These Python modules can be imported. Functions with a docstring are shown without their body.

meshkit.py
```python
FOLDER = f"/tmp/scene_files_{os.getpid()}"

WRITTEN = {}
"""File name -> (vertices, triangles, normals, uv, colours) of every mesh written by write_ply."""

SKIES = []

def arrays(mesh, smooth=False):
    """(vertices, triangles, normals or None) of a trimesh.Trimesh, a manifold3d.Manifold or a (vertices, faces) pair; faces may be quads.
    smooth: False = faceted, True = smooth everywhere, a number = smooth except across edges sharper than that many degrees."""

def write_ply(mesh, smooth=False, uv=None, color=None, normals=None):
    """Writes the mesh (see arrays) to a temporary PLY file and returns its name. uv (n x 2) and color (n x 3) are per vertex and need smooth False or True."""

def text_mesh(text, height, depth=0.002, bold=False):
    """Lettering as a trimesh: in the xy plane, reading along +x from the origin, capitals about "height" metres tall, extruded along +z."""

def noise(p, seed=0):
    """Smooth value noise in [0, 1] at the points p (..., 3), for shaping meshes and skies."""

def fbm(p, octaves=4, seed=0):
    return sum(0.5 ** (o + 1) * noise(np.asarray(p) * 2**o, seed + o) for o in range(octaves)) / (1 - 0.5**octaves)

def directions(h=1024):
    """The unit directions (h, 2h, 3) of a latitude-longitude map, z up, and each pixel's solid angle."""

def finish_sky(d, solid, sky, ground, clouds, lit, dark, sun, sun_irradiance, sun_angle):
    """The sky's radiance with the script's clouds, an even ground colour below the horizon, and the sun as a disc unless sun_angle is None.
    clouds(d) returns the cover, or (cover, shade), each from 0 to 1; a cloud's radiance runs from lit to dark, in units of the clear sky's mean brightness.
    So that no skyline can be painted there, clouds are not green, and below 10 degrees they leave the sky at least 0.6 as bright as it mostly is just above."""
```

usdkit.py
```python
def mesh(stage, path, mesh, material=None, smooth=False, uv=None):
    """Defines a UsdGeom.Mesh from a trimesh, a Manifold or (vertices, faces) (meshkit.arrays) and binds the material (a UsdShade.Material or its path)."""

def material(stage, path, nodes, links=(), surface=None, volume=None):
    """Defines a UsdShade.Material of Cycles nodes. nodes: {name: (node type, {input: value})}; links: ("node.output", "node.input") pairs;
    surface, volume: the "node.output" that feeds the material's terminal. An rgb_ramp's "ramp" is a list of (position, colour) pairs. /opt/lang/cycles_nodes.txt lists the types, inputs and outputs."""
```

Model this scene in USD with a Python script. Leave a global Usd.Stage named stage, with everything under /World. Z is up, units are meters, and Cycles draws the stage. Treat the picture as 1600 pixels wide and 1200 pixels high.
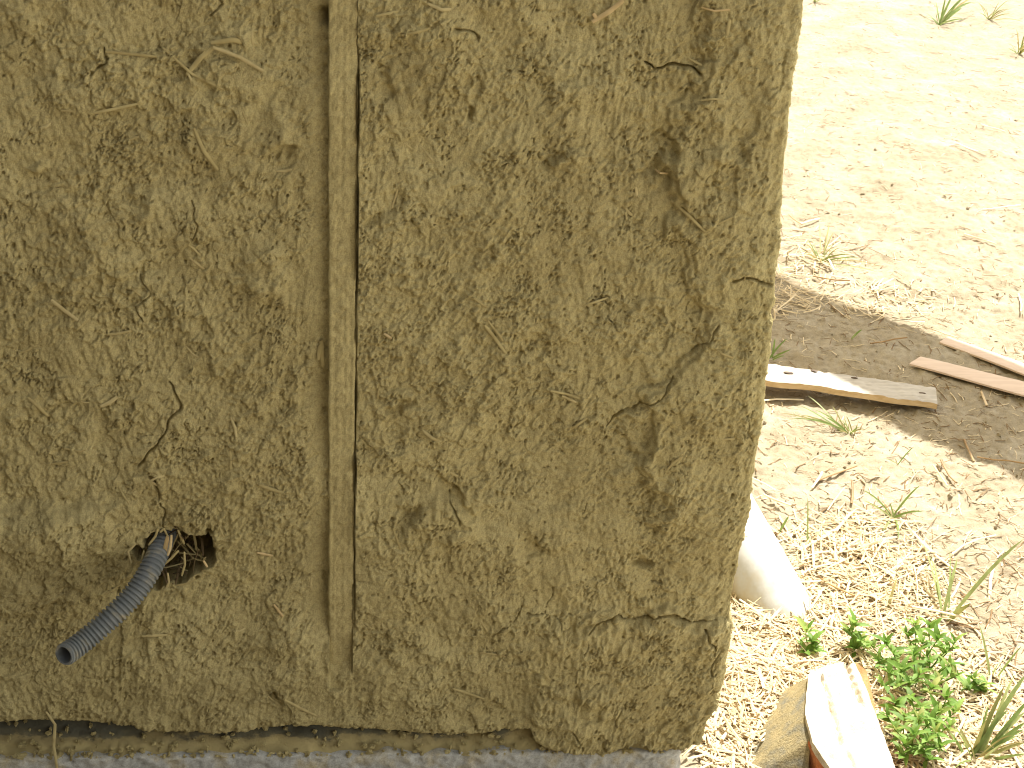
import math
import numpy as np
import trimesh
import usdkit
import meshkit
from scipy import ndimage
from pxr import Usd, UsdGeom, UsdLux, UsdShade, Gf, Sdf

stage = Usd.Stage.CreateInMemory()
UsdGeom.SetStageUpAxis(stage, 'Z')
UsdGeom.SetStageMetersPerUnit(stage, 1.0)
UsdGeom.Xform.Define(stage, '/World')
UsdGeom.Scope.Define(stage, '/World/Looks')

# ------------------------------------------------------------------ camera
FPX = 2600.0                                   # focal length in pixels of a 1600 px wide frame
_d = np.array([-285.0, 5330.0, FPX])           # where plumb lines converge
_p0, _p1 = np.array([-800.0, 570.0, FPX]), np.array([260.0, 560.0, FPX])   # the level plinth edge
_x = np.cross(_d, np.cross(_p0, _p1))
XW = _x / np.linalg.norm(_x)
XW = XW if XW[0] > 0 else -XW
ZW = -_d / np.linalg.norm(_d)
YW = np.cross(ZW, XW)
B = np.stack([XW, YW, ZW])                     # world = B @ camera(right, down, forward)
FWD = B @ np.array([0, 0, 1.0])
EYE = np.array([0, 0, 1.4 + 1.857 * FWD[2]]) - 1.857 * FWD
cam = UsdGeom.Camera.Define(stage, '/World/camera')
R = np.eye(4)
R[:3, 0], R[:3, 1], R[:3, 2], R[:3, 3] = B @ [1, 0, 0], B @ [0, -1, 0], -FWD, EYE
cam.AddTransformOp().Set(Gf.Matrix4d(*R.T.ravel().tolist()))
cam.CreateHorizontalApertureAttr(36.0)
cam.CreateVerticalApertureAttr(27.0)
cam.CreateFocalLengthAttr(36.0 * FPX / 1600)
cam.CreateClippingRangeAttr(Gf.Vec2f(0.05, 3000))
cam.CreateExposureAttr(1.3)

# ------------------------------------------------------------------ sky and sun
SUN_AZ, SUN_EL = math.radians(28), math.radians(52)
SUN = np.array([math.sin(SUN_AZ) * math.cos(SUN_EL), math.cos(SUN_AZ) * math.cos(SUN_EL), math.sin(SUN_EL)])
dome = UsdLux.DomeLight.Define(stage, '/World/sky')
sky_m = usdkit.material(stage, '/World/Looks/sky_look', {
    's': ('sky_texture', {'sky_type': 'single_scattering', 'sun_disc': False, 'sun_elevation': SUN_EL, 'sun_rotation': SUN_AZ, 'aerosol_density': 2.0}),
    'h': ('hsv', {'saturation': 0.2}), 't': ('mix', {'mix_type': 'multiply', 'fac': 1.0, 'color2': (1.0, 0.955, 0.84)}),
    'b': ('background_shader', {'strength': 0.145})}, [('s.color', 'h.color'), ('h.color', 't.color1'), ('t.color', 'b.color')], surface='b.background')
UsdShade.MaterialBindingAPI.Apply(dome.GetPrim()).Bind(sky_m)
dome.GetPrim().SetCustomDataByKey('kind', 'structure')
sun = UsdLux.DistantLight.Define(stage, '/World/sun')
sun.CreateIntensityAttr(1.15)
sun.CreateAngleAttr(0.5)
sun.CreateNormalizeAttr(True)
sun.CreateColorAttr(Gf.Vec3f(1.0, 0.965, 0.89))
_z = SUN
_xx = np.cross([0, 0, 1.0], _z); _xx /= np.linalg.norm(_xx)
_yy = np.cross(_z, _xx)
M = np.eye(4); M[:3, 0], M[:3, 1], M[:3, 2] = _xx, _yy, _z
sun.AddTransformOp().Set(Gf.Matrix4d(*M.T.ravel().tolist()))


# ------------------------------------------------------------------ helpers
def ray(px, py):
    v = B @ np.array([px - 800.0, py - 600.0, FPX])
    return v


def wall_pt(px, py, y=0.0):
    """The point of the upright plane at depth y that the photograph shows at a pixel."""
    v = ray(px, py)
    return EYE + v * ((y - EYE[1]) / v[1])


def ground_pt(px, py, z=0.0):
    v = ray(px, py)
    return EYE + v * ((z - EYE[2]) / v[2])


def wp(pts):
    return np.array([wall_pt(*p)[[0, 2]] for p in pts])


used = {}


def numbered(parent, name):
    k = used.get((parent, name), -1) + 1
    used[(parent, name)] = k
    return f'{parent}/{name}' + (f'_{k:03d}' if k else '')


def tag(prim, label=None, cat=None, group=None, kind=None):
    for k, v in (('label', label), ('category', cat), ('group', group), ('kind', kind)):
        if v:
            prim.SetCustomDataByKey(k, v)


class Thing:
    def __init__(self, name, label=None, cat=None, loc=(0, 0, 0), group=None, kind=None):
        self.path = numbered('/World', name)
        self.loc = np.array(loc, float)
        x = UsdGeom.Xform.Define(stage, self.path)
        x.AddTranslateOp().Set(Gf.Vec3d(*self.loc.tolist()))
        self.prim = x.GetPrim()
        tag(self.prim, label, cat, group, kind)

    def part(self, name, mesh, mat, smooth=False, label=None, kind=None, under=None):
        path = numbered(under or self.path, name)
        v, f = (np.asarray(mesh.vertices), np.asarray(mesh.faces)) if hasattr(mesh, 'faces') else (np.asarray(mesh[0], float), np.asarray(mesh[1]))
        if under is None or under.startswith(self.path):
            v = v - self.loc
        m = usdkit.mesh(stage, path, (v, f), mat, smooth=smooth)
        tag(m.GetPrim(), label, None, None, kind)
        return path


def single(name, mesh, mat, label=None, cat=None, group=None, kind=None, smooth=False):
    path = numbered('/World', name)
    v, f = (np.asarray(mesh.vertices), np.asarray(mesh.faces)) if hasattr(mesh, 'faces') else (np.asarray(mesh[0], float), np.asarray(mesh[1]))
    loc = np.array([v[:, 0].mean(), v[:, 1].mean(), v[:, 2].min()]) if kind != 'structure' else np.zeros(3)
    m = usdkit.mesh(stage, path, (v - loc, f), mat, smooth=smooth)
    if kind != 'structure':
        m.AddTranslateOp().Set(Gf.Vec3d(*loc.tolist()))
    tag(m.GetPrim(), label, cat, group, kind)
    return path


def sstep(a, b, x):
    t = np.clip((x - a) / (b - a), 0, 1)
    return t * t * (3 - 2 * t)


NF, DF = 1280, 0.00094            # periodic noise fields: samples and metres per sample
_kx, _ky = np.meshgrid(np.fft.rfftfreq(NF), np.fft.fftfreq(NF))


def field(sx, sy=None, ang=0.0, seed=0):
    """Periodic Gaussian-filtered noise, unit variance; sx, sy in millimetres along and across a direction ang (degrees from the x axis)."""
    sy = sx if sy is None else sy
    a = math.radians(ang)
    k1, k2 = _kx * math.cos(a) + _ky * math.sin(a), -_kx * math.sin(a) + _ky * math.cos(a)
    s1, s2 = sx / 1000 / DF, sy / 1000 / DF
    w = np.fft.rfft2(np.random.default_rng(seed).standard_normal((NF, NF)))
    n = np.fft.irfft2(w * np.exp(-2 * math.pi ** 2 * ((k1 * s1) ** 2 + (k2 * s2) ** 2)), (NF, NF))
    n -= n.mean()
    return n / n.std()


def crumbs(r_mm, density, seed, mask=None):
    """Overlapping round grains of about r_mm, height as a fraction of r, crisp where they meet."""
    r = max(1, int(round(r_mm / 1000 / DF)))
    g = np.random.default_rng(seed)
    seeds = np.full((NF, NF), -9.0)
    n = int(density * NF * NF / (math.pi * r * r))
    i, j = g.integers(0, NF, n), g.integers(0, NF, n)
    amp = g.uniform(-0.7, 0.0, n)
    if mask is not None:
        amp = amp - 1.2 * (1 - mask[i, j])
    seeds[i, j] = amp
    a = np.arange(-r, r + 1)
    q = (a[:, None] ** 2 + a[None, :] ** 2) / (r + 0.3) ** 2
    st = np.where(q < 1, np.sqrt(np.maximum(1 - q, 0)), -50)
    out = ndimage.grey_dilation(seeds, footprint=q < 1, structure=st, mode='wrap')
    return np.maximum(out, 0)


def grid_faces(nr, nc, flip=False):
    i, j = np.meshgrid(np.arange(nr - 1), np.arange(nc - 1), indexing='ij')
    a = (i * nc + j).ravel()
    f = np.vstack([np.stack([a, a + 1, a + nc + 1], 1), np.stack([a, a + nc + 1, a + nc], 1)])
    return f[:, ::-1] if flip else f


def bilerp(F, x, z):
    return ndimage.map_coordinates(F, [np.mod(z / DF, NF).ravel(), np.mod(x / DF, NF).ravel()], order=1, mode='grid-wrap').reshape(x.shape)


def tube(points, radii, sides=6, flat=1.0, cap=True, flat_dir=None):
    p = np.asarray(points, float)
    n = len(p)
    r = np.broadcast_to(np.asarray(radii, float), (n,))
    t = np.gradient(p, axis=0)
    t /= np.linalg.norm(t, axis=1, keepdims=True) + 1e-12
    ref = np.array(flat_dir if flat_dir is not None else ([0, 0, 1.0] if abs(t[0, 2]) < 0.9 else [1.0, 0, 0]))
    a = np.cross(t, ref); a /= np.linalg.norm(a, axis=1, keepdims=True) + 1e-12
    b = np.cross(a, t)
    ang = np.arange(sides) * 2 * math.pi / sides
    v = p[:, None] + r[:, None, None] * (np.cos(ang)[None, :, None] * a[:, None] + flat * np.sin(ang)[None, :, None] * b[:, None])
    f = []
    for i in range(n - 1):
        for j in range(sides):
            k = (j + 1) % sides
            f += [[i * sides + j, i * sides + k, (i + 1) * sides + k], [i * sides + j, (i + 1) * sides + k, (i + 1) * sides + j]]
    v = v.reshape(-1, 3)
    if cap:
        for j in range(1, sides - 1):
            f += [[0, j + 1, j], [(n - 1) * sides, (n - 1) * sides + j, (n - 1) * sides + j + 1]]
    return v, np.array(f)


def join(ms):
    at, vs, fs = 0, [], []
    for v, f in ms:
        vs.append(v); fs.append(np.asarray(f) + at); at += len(v)
    return np.vstack(vs), np.vstack(fs)


# ------------------------------------------------------------------ materials
def mat(name, nodes, links, surface='p.BSDF'):
    return usdkit.material(stage, '/World/Looks/' + name, nodes, links, surface=surface)


def earthy(name, c0, c1, c2, scale=9.0, fine=160.0, rough=0.95, bump=0.0006, bscale=700.0, streak=(1, 1, 1), speck=0.8):
    """Clay, sand, stone: two scales of tone and a fine grain."""
    return mat(name, {
        'g': ('geometry', {}),
        'n1': ('noise_texture', {'scale': scale, 'detail': 5.0, 'roughness': 0.6}),
        'n2': ('noise_texture', {'scale': fine, 'detail': 4.0, 'roughness': 0.65}),
        'n3': ('noise_texture', {'scale': 620.0, 'detail': 2.0, 'roughness': 0.6}),
        'r3': ('rgb_ramp', {'ramp': [(0.28, (0.74, 0.73, 0.70)), (0.5, (1.0, 1.0, 1.0)), (0.72, (1.16, 1.16, 1.15))]}),
        'mx3': ('mix', {'mix_type': 'multiply', 'fac': speck}),
        'r1': ('rgb_ramp', {'ramp': [(0.3, c0), (0.5, c1), (0.7, c2)]}),
        'r2': ('rgb_ramp', {'ramp': [(0.25, (0.72, 0.70, 0.66)), (0.5, (0.97, 0.97, 0.97)), (0.75, (1.12, 1.12, 1.1))]}),
        'mx': ('mix', {'mix_type': 'multiply', 'fac': 1.0}),
        'nm': ('mapping', {'scale': streak, 'rotation': (0.0, 0.25, 0.0)}),
        'nb': ('noise_texture', {'scale': bscale, 'detail': 4.0, 'roughness': 0.7}),
        'b': ('bump', {'strength': 1.0, 'distance': bump}),
        'p': ('principled_bsdf', {'roughness': rough, 'specular_ior_level': 0.15})},
        [('g.position', 'n1.vector'), ('g.position', 'n2.vector'), ('g.position', 'nm.vector'), ('nm.vector', 'nb.vector'), ('n1.fac', 'r1.fac'), ('n2.fac', 'r2.fac'), ('r1.color', 'mx.color1'), ('r2.color', 'mx.color2'),
         ('g.position', 'n3.vector'), ('n3.fac', 'r3.fac'), ('mx.color', 'mx3.color1'), ('r3.color', 'mx3.color2'),
         ('mx3.color', 'p.base_color'), ('nb.fac', 'b.height'), ('b.normal', 'p.normal')])


def fibrous(name, ramp, rough=0.6, scale=(60, 60, 60), trans=0.0):
    """Straw, stems: tone varies per loose piece and along it."""
    nodes = {
        'g': ('geometry', {}), 'o': ('object_info', {}),
        'a': ('math', {'math_type': 'add'}), 'fr': ('math', {'math_type': 'fraction'}),
        'r': ('rgb_ramp', {'ramp': ramp}),
        'mp': ('mapping', {'scale': scale}),
        'n': ('noise_texture', {'scale': 1.0, 'detail': 3.0}),
        'r2': ('rgb_ramp', {'ramp': [(0.3, (0.75, 0.72, 0.66)), (0.7, (1.1, 1.1, 1.1))]}),
        'mx': ('mix', {'mix_type': 'multiply', 'fac': 1.0}),
        'p': ('principled_bsdf', {'roughness': rough, 'specular_ior_level': 0.3})}
    links = [('g.random_per_island', 'a.value1'), ('o.random', 'a.value2'), ('a.value', 'fr.value1'), ('fr.value', 'r.fac'), ('g.position', 'mp.vector'), ('mp.vector', 'n.vector'), ('n.fac', 'r2.fac'),
             ('r.color', 'mx.color1'), ('r2.color', 'mx.color2'), ('mx.color', 'p.base_color')]
    surf = 'p.BSDF'
    if trans:
        nodes |= {'t': ('translucent_bsdf', {}), 'm': ('mix_closure', {'fac': trans})}
        links += [('mx.color', 't.color'), ('p.BSDF', 'm.closure1'), ('t.BSDF', 'm.closure2')]
        surf = 'm.closure'
    return mat(name, nodes, links, surf)


clay = earthy('clay_plaster', (0.385, 0.322, 0.155), (0.44, 0.372, 0.183), (0.485, 0.417, 0.212), bump=0.0018, bscale=700.0, streak=(1.0, 1.0, 0.6))
clay_batten = earthy('clay_coated_wood', (0.375, 0.313, 0.15), (0.425, 0.358, 0.176), (0.465, 0.398, 0.20), scale=14, bump=0.0010, bscale=600.0, streak=(1.0, 1.0, 0.5))
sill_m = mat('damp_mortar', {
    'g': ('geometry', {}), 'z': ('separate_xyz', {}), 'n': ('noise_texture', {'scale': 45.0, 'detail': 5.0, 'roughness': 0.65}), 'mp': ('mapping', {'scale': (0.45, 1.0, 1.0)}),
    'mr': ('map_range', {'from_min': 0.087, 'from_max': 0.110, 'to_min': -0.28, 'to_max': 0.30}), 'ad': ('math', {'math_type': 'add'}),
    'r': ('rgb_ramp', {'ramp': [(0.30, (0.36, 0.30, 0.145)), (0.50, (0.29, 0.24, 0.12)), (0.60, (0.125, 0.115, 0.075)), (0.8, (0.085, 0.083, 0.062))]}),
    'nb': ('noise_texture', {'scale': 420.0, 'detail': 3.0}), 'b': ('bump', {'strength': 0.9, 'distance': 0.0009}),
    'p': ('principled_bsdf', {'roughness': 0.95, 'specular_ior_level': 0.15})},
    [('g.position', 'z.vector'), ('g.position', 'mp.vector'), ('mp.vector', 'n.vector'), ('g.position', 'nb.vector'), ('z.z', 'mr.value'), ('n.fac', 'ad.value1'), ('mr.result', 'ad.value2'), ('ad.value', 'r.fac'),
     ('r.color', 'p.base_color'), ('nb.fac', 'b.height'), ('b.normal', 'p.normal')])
plinth_m = earthy('grey_concrete', (0.34, 0.345, 0.33), (0.45, 0.455, 0.435), (0.42, 0.36, 0.22), scale=26, fine=300)
sand = earthy('sandy_ground', (0.275, 0.226, 0.152), (0.34, 0.287, 0.202), (0.395, 0.344, 0.26), scale=7, fine=55, bump=0.002, bscale=260)
straw_m = fibrous('dry_straw', [(0.0, (0.20, 0.115, 0.045)), (0.25, (0.37, 0.23, 0.09)), (0.42, (0.66, 0.52, 0.31)), (0.7, (0.80, 0.71, 0.53)), (1.0, (0.84, 0.80, 0.67))])
clay_straw_m = fibrous('clay_dusted_straw', [(0.0, (0.37, 0.305, 0.14)), (0.6, (0.43, 0.36, 0.175)), (1.0, (0.50, 0.42, 0.22))], rough=0.9)
dark_straw_m = fibrous('brown_root_fibre', [(0.0, (0.09, 0.062, 0.03)), (1.0, (0.22, 0.16, 0.08))], rough=0.8)
old_straw_m = fibrous('weathered_straw', [(0.0, (0.16, 0.10, 0.045)), (0.6, (0.30, 0.19, 0.09)), (1.0, (0.45, 0.33, 0.18))], rough=0.85)
pale_straw_m = fibrous('pale_straw', [(0.0, (0.52, 0.38, 0.18)), (1.0, (0.60, 0.48, 0.27))])
grass_m = fibrous('green_grass', [(0.0, (0.17, 0.24, 0.06)), (0.5, (0.25, 0.33, 0.10)), (1.0, (0.36, 0.40, 0.17))], rough=0.5, trans=0.35)
drygrass_m = fibrous('yellowing_grass', [(0.0, (0.25, 0.26, 0.08)), (0.5, (0.33, 0.30, 0.11)), (1.0, (0.42, 0.34, 0.14))], rough=0.6, trans=0.3)
leaf_m = fibrous('weed_leaf', [(0.0, (0.12, 0.24, 0.035)), (0.5, (0.19, 0.33, 0.055)), (0.85, (0.28, 0.41, 0.10)), (1.0, (0.42, 0.44, 0.13))], rough=0.6, trans=0.42)
conduit_m = mat('grey_plastic', {
    'g': ('geometry', {}), 'n': ('noise_texture', {'scale': 60.0, 'detail': 4.0}),
    'r': ('rgb_ramp', {'ramp': [(0.35, (0.13, 0.146, 0.154)), (0.55, (0.165, 0.18, 0.186)), (0.72, (0.30, 0.27, 0.19))]}),
    'p': ('principled_bsdf', {'roughness': 0.5, 'specular_ior_level': 0.4})}, [('g.position', 'n.vector'), ('n.fac', 'r.fac'), ('r.color', 'p.base_color')])
pipe_m = mat('white_plastic', {
    'g': ('geometry', {}), 'n': ('noise_texture', {'scale': 14.0, 'detail': 5.0, 'roughness': 0.65}), 'z': ('separate_xyz', {}),
    'mr': ('map_range', {'from_min': 0.0, 'from_max': 0.05, 'to_min': 0.38, 'to_max': 0.0}),
    'ad': ('math', {'math_type': 'add'}),
    'r': ('rgb_ramp', {'ramp': [(0.45, (0.62, 0.625, 0.62)), (0.62, (0.50, 0.495, 0.47)), (0.80, (0.47, 0.42, 0.31)), (1.0, (0.42, 0.32, 0.16))]}),
    'p': ('principled_bsdf', {'roughness': 0.45, 'specular_ior_level': 0.4})},
    [('g.position', 'n.vector'), ('g.position', 'z.vector'), ('z.z', 'mr.value'), ('n.fac', 'ad.value1'), ('mr.result', 'ad.value2'), ('ad.value', 'r.fac'), ('r.color', 'p.base_color')])


def wood(name, c0, c1, c2, stretch, rough=0.8):
    return mat(name, {
        't': ('texture_coordinate', {}), 'mp': ('mapping', {'scale': stretch}),
        'n': ('noise_texture', {'scale': 1.0, 'detail': 6.0, 'roughness': 0.65, 'distortion': 0.6}),
        'r': ('rgb_ramp', {'ramp': [(0.25, c0), (0.5, c1), (0.75, c2)]}),
        'b': ('bump', {'strength': 0.6, 'distance': 0.0006}),
        'p': ('principled_bsdf', {'roughness': rough, 'specular_ior_level': 0.2})},
        [('t.object', 'mp.vector'), ('mp.vector', 'n.vector'), ('n.fac', 'r.fac'), ('r.color', 'p.base_color'), ('n.fac', 'b.height'), ('b.normal', 'p.normal')])


grey_wood = wood('weathered_board', (0.30, 0.27, 0.235), (0.45, 0.41, 0.36), (0.56, 0.52, 0.46), (14, 220, 220))
raw_wood = wood('raw_wood_edge', (0.40, 0.27, 0.13), (0.54, 0.39, 0.21), (0.62, 0.48, 0.29), (14, 160, 160))
pink_wood = wood('pinkish_lath', (0.58, 0.45, 0.36), (0.64, 0.50, 0.40), (0.70, 0.56, 0.46), (10, 150, 150))
dark_wood = wood('dark_stained_boards', (0.035, 0.026, 0.018), (0.05, 0.038, 0.027), (0.07, 0.054, 0.038), (90, 90, 6))
brick_m = earthy('fired_clay', (0.42, 0.13, 0.05), (0.52, 0.18, 0.075), (0.58, 0.25, 0.12), scale=25, fine=220)
mortar_m = earthy('pale_mortar', (0.44, 0.36, 0.26), (0.60, 0.54, 0.44), (0.68, 0.64, 0.56), scale=26, fine=200)
mud_m = earthy('dried_mud', (0.20, 0.19, 0.15), (0.31, 0.255, 0.14), (0.40, 0.32, 0.17), scale=34, fine=200, bump=0.002, bscale=300.0)
knot_m = mat('dark_knot', {'p': ('principled_bsdf', {'base_color': (0.10, 0.065, 0.04), 'roughness': 0.8})}, [])

# ------------------------------------------------------------------ sandy ground (to the horizon)
rng = np.random.default_rng(7)


def graded(a, b, fine, out_lo, out_hi, ratio=1.25):
    mid = np.arange(a, b + fine / 2, fine)
    lo, hi, s = [], [], fine
    x = a
    while x > out_lo:
        s *= ratio; x -= s; lo.append(x)
    s, x = fine, mid[-1]
    while x < out_hi:
        s *= ratio; x += s; hi.append(x)
    return np.concatenate([lo[::-1], mid, hi])


gx = graded(0.22, 2.0, 0.0045, -900, 900, 1.22)
gy_mid = [-0.35]
while gy_mid[-1] < 4.9:
    gy_mid.append(gy_mid[-1] + 0.0042 + 0.0022 * max(0, gy_mid[-1]))
gy_mid = np.array(gy_mid)
lo, hi, s, y = [], [], 0.005, gy_mid[0]
while y > -900:
    s *= 1.22; y -= s; lo.append(y)
s, y = 0.013, gy_mid[-1]
while y < 900:
    s *= 1.22; y += s; hi.append(y)
gy = np.concatenate([lo[::-1], gy_mid, hi])
G1, G2, G3, G4 = field(60, seed=101), field(16, seed=102), field(5, seed=103), field(2.0, seed=104)
GC = crumbs(5, 0.10, 105) + 0.6 * crumbs(3, 0.2, 106, sstep(-0.3, 0.8, field(25, seed=107)))


def ground_h(x, y):
    near = np.exp(-(np.hypot(x - 0.6, y - 1.5) / 5) ** 2)
    h = 0.006 * bilerp(G1, x * 0.4, y * 0.4) + (0.0014 * bilerp(G2, x, y) + 0.0011 * bilerp(G3, x, y) + 0.0008 * bilerp(G4, x, y)) * near
    rough = sstep(-0.2, 1.0, bilerp(G1, x * 0.7 + 3, y * 0.7)) + 0.35 + 0.8 * np.exp(-((x - 0.5) ** 2 + (y - 0.2) ** 2) / 0.08)
    h = h + 0.0032 * bilerp(GC, x, y) * rough * near
    return h


GXX, GYY = np.meshgrid(gx, gy)
GZ = ground_h(GXX, GYY)
single('sandy_ground', (np.stack([GXX, GYY, GZ], -1).reshape(-1, 3), grid_faces(len(gy), len(gx))), sand, kind='structure', label='pale sandy earth ground lying sunlit beyond the clay wall', smooth=True)


def gz(x, y):
    return float(ground_h(np.array([[x]]), np.array([[y]]))[0, 0])


# ------------------------------------------------------------------ clay wall
sil = wp([(1262, -120), (1245, 0), (1238, 60), (1225, 200), (1212, 350), (1205, 430), (1198, 520), (1190, 600), (1170, 750), (1150, 900), (1140, 960), (1125, 1050), (1110, 1100), (1088, 1158)])
sil = sil[np.argsort(sil[:, 1])]
XC = float(np.interp(0.5, sil[:, 1], sil[:, 0]))
RC = 0.009


def corner_x(z):
    return np.interp(z, sil[:, 1], sil[:, 0]) + 0.002


base = wp([(-900, 1118), (-400, 1124), (0, 1122), (60, 1118), (100, 1122), (200, 1130), (250, 1140), (330, 1140), (400, 1137), (450, 1130), (560, 1134), (640, 1142), (740, 1141), (800, 1134), (832, 1130),
           (842, 1148), (870, 1158), (920, 1162), (960, 1164), (1000, 1155), (1012, 1149), (1030, 1152), (1050, 1162), (1085, 1156), (1130, 1150)])
Z_BASE = float(np.median(base[:, 1]))
Z_TOPV = float(wall_pt(600, -15)[2])
us = graded(float(wall_pt(-15, 1200)[0]), XC - RC, 0.00095, -3.2, XC - RC, 1.16)
us = us[us <= XC - RC]
arc = np.arange(1, int(RC * math.pi / 2 / 0.0011)) * 0.0011 + XC - RC
side_start = XC - RC + RC * math.pi / 2
side = graded(side_start, side_start + 0.03, 0.0016, side_start, side_start + 2.2, 1.2)
us = np.concatenate([us, arc, side])
zs = graded(Z_BASE, Z_TOPV, 0.00095, Z_BASE, 4.2, 1.2)
U, Zr = np.meshgrid(us, zs)
th = np.clip((U - (XC - RC)) / RC, 0, math.pi / 2)
over = np.maximum(U - side_start, 0)
X0 = np.minimum(U, XC - RC) + RC * np.sin(th)
Y0 = RC * (1 - np.cos(th)) + over
NX, NY = np.sin(th), -np.cos(th)
shear = sstep(-0.05, XC - 0.02, X0)
Zw = Zr + (np.interp(X0, base[:, 0], base[:, 1]) - Z_BASE) * np.exp(-(Zr - Z_BASE) / 0.045)

mm = 0.001
n_lo, n_mid, n_18, n_9, n_5 = field(55, seed=1), field(28, seed=2), field(15, seed=3), field(8, seed=4), field(4.5, seed=5)
wx, wz = 0.006 * field(11, seed=6) + 0.002 * field(3, seed=8), 0.006 * field(11, seed=7) + 0.002 * field(3, seed=9)
grain, grain2 = field(1.3, seed=10), field(2.4, seed=11)
str1, str2, str3 = field(7, 1.5, 62, seed=12), field(6, 1.5, 105, seed=13), field(9, 1.3, 86, seed=14)
msk1, msk2 = field(45, seed=15), field(40, seed=16)
rough_f = sstep(-0.7, 0.9, field(38, seed=17) + 0.45 * field(12, seed=18))
cr_a = crumbs(2.1, 0.5, 20, rough_f)
cr_b = crumbs(3.6, 0.26, 21, rough_f)
cr_c = crumbs(7, 0.08, 22, rough_f)
ragged = field(0.9, seed=34)
clump = sstep(-0.6, 1.4, field(9, seed=25) + 0.25 * field(45, seed=35))


def clefts(sx, sy, ang, width, seed, gate, cut):
    """Short ragged clefts: broken-up lines where a noise crosses zero."""
    n = field(sx, sy, ang, seed) + 0.22 * ragged + 0.12 * field(2.0, seed=seed + 1)
    keep = field(2.6, seed=seed + 2) + 0.5 * field(7, seed=seed + 3) + 1.3 * (gate - 0.4)
    wd = width * sstep(cut, cut + 0.9, keep)
    return np.exp(-(n / np.maximum(wd, 1e-3)) ** 2) * (wd > 1e-3)


cl_a = clefts(4.5, 1.9, 75, 0.17, 200, clump, 1.35)
cl_b = clefts(6.5, 3.0, 50, 0.14, 210, clump, 1.25)
cl_c = clefts(3.2, 2.2, 110, 0.19, 220, clump, 1.6)
cl_d = clefts(9.0, 5.0, 20, 0.09, 230, clump, 1.1)
pit_f = sstep(2.5, 2.8, field(1.7, 1.0, 70, seed=23) + 0.35 * ragged + 0.5 * (clump - 0.35))
scal_a = sstep(-0.03, 0.03, n_9 + 0.5 * n_5 + 0.18 * field(2, seed=36) - 0.35) * sstep(-0.2, 0.9, field(22, seed=26))
scal_b = sstep(-0.035, 0.035, field(13, 5, 70, seed=27) + 0.35 * n_5 + 0.15 * ragged + 0.1) * sstep(0.0, 1.0, field(26, seed=28))
scal_c = sstep(-0.06, 0.06, field(4.2, 2.4, 60, seed=29) + 0.35 * field(1.8, seed=30) - 0.5) * sstep(-0.6, 0.6, field(20, seed=31))
hair = np.abs(field(14, 9, 80, seed=32) + 0.25 * n_5 + 0.06 * ragged)
hair_m = sstep(0.6, 1.1, field(20, seed=33))
crack_f = np.exp(-(hair / 0.03) ** 2) * hair_m
gran = field(1.5, 1.0, 72, seed=39)
fine_relief = (2.6 * scal_a + 2.4 * scal_b + 2.0 * scal_c + (2.2 * cr_a + 2.6 * cr_b + 3.6 * cr_c) * (0.25 + 0.75 * rough_f)
               + 0.55 * str1 * sstep(-0.3, 0.7, msk1) + 0.55 * str2 * sstep(-0.3, 0.7, -msk1) + 0.55 * str3 * sstep(0, 1, msk2)
               + 0.55 * gran * (0.4 + 0.6 * clump) + 0.45 * ragged * (0.4 + 0.6 * clump) + 0.25 * grain + 0.3 * grain2 + 0.45 * n_5 + 0.75 * n_9 - 4.0 * pit_f - 2.6 * crack_f - 4.4 * np.maximum(np.maximum(cl_a, cl_b), np.maximum(cl_c, cl_d)))
fine_relief = 0.78 * fine_relief * mm
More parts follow.
